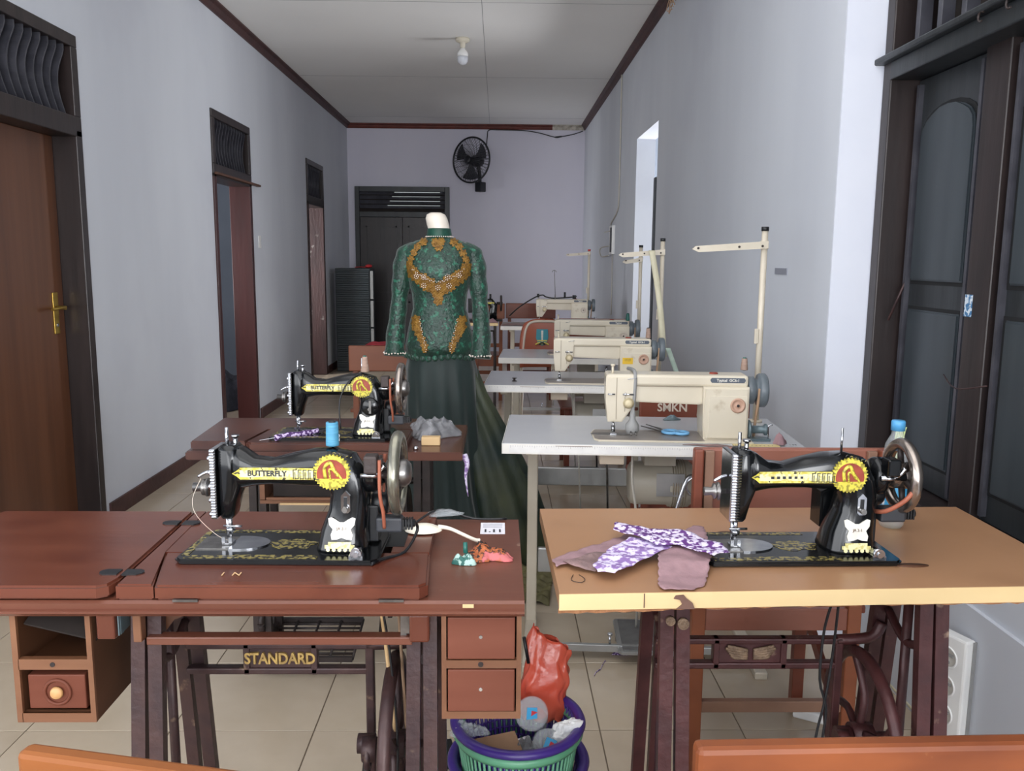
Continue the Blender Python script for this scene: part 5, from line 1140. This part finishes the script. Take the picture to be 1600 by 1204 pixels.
# door/curtain seen through the right opening
st(box('door_5', blackwood2, None, XR+.085, XR+.14, 6.52, 6.60, 0, 1.93, bev=.004))

# power strip on the wall under the window
PS = thing('power_strip', 'white four-socket power strip fixed upright under the dark window', 'power strip', (XJ-.030, 2.05, .012), R(20))
MB().box(-.034, 0, -.052, .052, 0, .345, bev=.006).build('strip_body', white, PS)
MB().box(-.012, .0, -.0545, -.052, .003, .342).build('strip_side', greycable, PS)
for k in range(4):
    z = .050+k*.078
    s_ = MB().torus((-.034, 0, z), .027, .003, 'X', n=28, m=6).build('socket', white, PS)
    MB().lathe([(.001, -.0345), (.025, -.0345)], (0, 0, z), 'X', 24).build('socket_face', greyw_e, s_)
    MB().box(-.038, -.034, -.018, .018, z+.005, z+.012).cyl((-.037, -.004, z-.012), (-.032, -.004, z-.012), .004).build('socket_slot', greycable, s_)
tag(MB().tube([(XJ-.020, 2.03, .035), (XJ-.03, 2.0, .012), (XJ-.03, 1.8, .010)], .004).build('strip_cable', whitecable), 'white cable at the foot of the four-socket strip', 'cable')
t = thing('floor_plug_block', 'small white plastic block on the floor under the big chair', 'block', (.91, 2.25, 0), R(-30))
MB().box(-.05, .05, -.018, .018, 0, .03, bev=.006).build('block_body', white, t)

# ---------------------------------------------------------------- waste baskets
def basket(name, label, loc, r, h, wallm, rimm, inner, zr):
    t = thing(name, label, 'basket', loc)
    MB().torus((0, 0, h), r, .012, 'Z', n=56, m=8, sy=.8).build('rim', rimm, t)
    b = MB(); n = 64
    for k in range(n):
        a = 2*PI*k/n; r0, r1 = r*.76, r*.955; b.cyl((r0*math.cos(a), r0*math.sin(a), .015), (r1*math.cos(a), r1*math.sin(a), h-.03), .0032, n=5)
    b.torus((0, 0, h-.02), r*.965, .012, 'Z', n=56, m=6).torus((0, 0, h*.5), r*.865, .005, 'Z', n=56, m=6).torus((0, 0, .08), r*.80, .005, 'Z', n=56, m=6).lathe([(.001, 0), (r*.74, 0), (r*.78, .015), (r*.79, .03), (r*.74, .02), (.001, .012)], (0, 0, 0), 'Z', 40)
    b.build('slatted_wall', wallm, t)
    if inner:
        b = MB()
        for k in range(n):
            a = 2*PI*(k+.5)/n; r0, r1 = r*.75, r*.93; b.cyl((r0*math.cos(a), r0*math.sin(a), .015), (r1*math.cos(a), r1*math.sin(a), h), .0040, n=5)
        for z in (.1, .12, .14, .16, .18, .20): b.torus((0, 0, z), r*(.75+.18*z/h)-.001, .003, 'Z', n=48, m=4)
        b.build('inner_lattice', inner, t)
    return t
basket('waste_basket', 'green slatted waste basket with purple rim full of rubbish', (.048, 1.735, .075), .138, .225, greenplas, purpleplas, purpleplas, 0)
basket('waste_basket', 'purple waste basket with purple rim nested under the green one', (.050, 1.742, 0), .147, .205, purpleplas, purpleplas, None, 0)
def bagf(u, v):
    a = 2*PI*u; ca, sa = math.cos(a), math.sin(a); cr = .035*math.sin(7*a+9*v)+.03*math.sin(11*a-13*v)+.03*math.sin(3*a+21*v)
    r = 1+cr; sq = lambda q: abs(q)**.62*(1 if q > 0 else -1)
    dep = .036*(1-.75*max(0, (v-.45)/.55)); wd = .054-.006*v
    return (wd*r*sq(ca)+.004*math.sin(14*v), dep*r*sq(sa), .19*v-.028*v*v*(ca+.3)+.004*math.sin(9*a))
tag(MB().sheet(bagf, 64, 30, 0).build('plastic_bag', redbag), 'red plastic bag sticking up out of the waste basket', 'bag', loc=(.105, 1.825, .262), rot=(R(-4), R(6), 0))
tag(MB().cyl((.073, 1.80, .40), (.062, 1.80, .462), .004, n=8).build('drinking_straw', blackp), 'black drinking straw poking out of the red bag', 'straw')
def cup(loc, rot, label):
    t = thing('plastic_cup', label, 'cup', loc); t.rotation_euler = rot
    MB().lathe([(.001, 0), (.024, 0), (.025, .002), (.035, .078), (.037, .080), (.037, .083), (.034, .083), (.024, .004), (.001, .003)], (0, 0, 0), 'Z', 26).build('cup_wall', clear, t)
    MB().lathe([(.0345, .0832), (.0345, .0842), (.001, .0842), (.001, .0832)], (0, 0, 0), 'Z', 26).build('film_lid', clear, t)
    MB().prism([(-.014, -.01), (.010, -.014), (.016, .008), (-.006, .014)], 'Z', .0845, .0850).build('lid_print', lblue, t)
    MB().prism([(-.002, -.006), (.014, -.002), (.002, .005)], 'Z', .0851, .0855).build('lid_print_red', lred, t)
    return t
cup((.095, 1.79, .265), (R(48), R(-18), 0), 'clear plastic cup leaning against the red bag in the basket')
cup((.105, 1.715, .205), (R(28), R(8), 0), 'clear plastic cup with printed film lid lying lower in the basket')
def tis(loc, rx, ry, hz, seed, label, rot):
    o = crumple('paper_tissue', label, 'tissue', tissue_m, loc, rx, ry, hz, seed, rz=0, nu=50, nv=24, ridge=.6); o.rotation_euler = rot
tis((.150, 1.70, .295), .038, .022, .022, 71, 'crumpled white tissue on the right rim of the basket', (R(25), R(-35), R(0)))
tis((.040, 1.655, .250), .040, .022, .022, 72, 'crumpled white tissue at the front of the basket', (R(10), 0, 0))
crumple('clear_film', 'clear plastic film spilling over the left rim of the basket', 'wrapper', clear, (-.062, 1.70, .290), .040, .025, .03, 73, nu=50, nv=24, ridge=.7)
crumple('clear_film', 'cloudy plastic wrap bunched in the middle of the basket', 'wrapper', bagclear, (.065, 1.69, .245), .035, .035, .045, 74, nu=50, nv=24, ridge=.7)
MBo = MB().box(-.05, .05, -.025, .025, 0, .012, M=Matrix.Translation((.0, 1.68, .265)) @ Matrix.Rotation(R(20), 4, 'Z') @ Matrix.Rotation(R(20), 4, 'X')).build('cardboard_flap', cardb)
tag(MBo, 'brown cardboard flap lying in the basket', 'cardboard')
MBo = MB().box(-.045, .045, -.03, .03, 0, .05, M=Matrix.Translation((.04, 1.70, .205)) @ Matrix.Rotation(R(30), 4, 'Z') @ Matrix.Rotation(R(15), 4, 'X')).build('white_carton', paper)
tag(MBo, 'white paper carton inside the basket', 'carton')

# floor scraps
crumple('batik_scrap', 'small dark purple batik scrap on the floor by the first grey table', 'fabric', purpd, (.423, 2.655, .0), .032, .010, .014, 81)
tag(MB().sheet(lambda u, v: (.31+.05*u, 2.50+.10*u+.005*v+.006*math.sin(9*u), .0022+.002*math.sin(12*u)**2), 14, 1, .0015).build('thread_strip', purpd), 'thin purple cloth strip on the floor below the first grey table', 'fabric')
t = thing('foot_control', 'black foot speed pedal on the floor behind the nearest left table', 'pedal', (-.17, 2.05, 0), R(12))
MB().prism([(-.06, 0), (.06, 0), (.06, .03), (-.06, .03)], 'Y', -.05, .05, bev=.006).build('pedal_base', blackp, t)
b = MB()
for k in range(8): b.box(-.05+k*.013, -.044+k*.013, -.04, .04, .0302, .033)
b.build('grip_ribs', blackr, t)
tag(MB().tube([(-.20, 2.02, .02), (-.24, 2.05, .01), (-.27, 2.15, .006), (-.18, 2.3, .006)], .003).build('pedal_cord', blackp), 'black cord of the foot speed pedal on the floor', 'cord')
tag(MB().sphere((.78, 2.62, .018), .03, 10, 6, (1.4, 1, .6)).build('black_plug', blackp), 'small black plug on the floor under the first grey table', 'plug')
# clothes in the side rooms
crumple('clothes_heap', 'dark heap of clothes on the floor inside the middle left doorway', 'clothes', darkcl, (-2.42, 7.35, 0), .28, .25, .42, 91)
crumple('clothes_heap', 'ochre clothes on the floor inside the far left doorway', 'clothes', ochrecl, (-2.30, 9.85, 0), .18, .18, .45, 92)
crumple('clothes_heap', 'blue clothes heaped inside the far left doorway', 'clothes', bluecl, (-2.30, 9.42, 0), .12, .10, .22, 93)
cloth('olive_net_cloth', 'olive net cloth on the floor beside the green train', olive_m, [(.02, 3.1), (.20, 3.05), (.24, 3.4), (.05, 3.45)], .001, 15, amp=.03, ncell=.02)
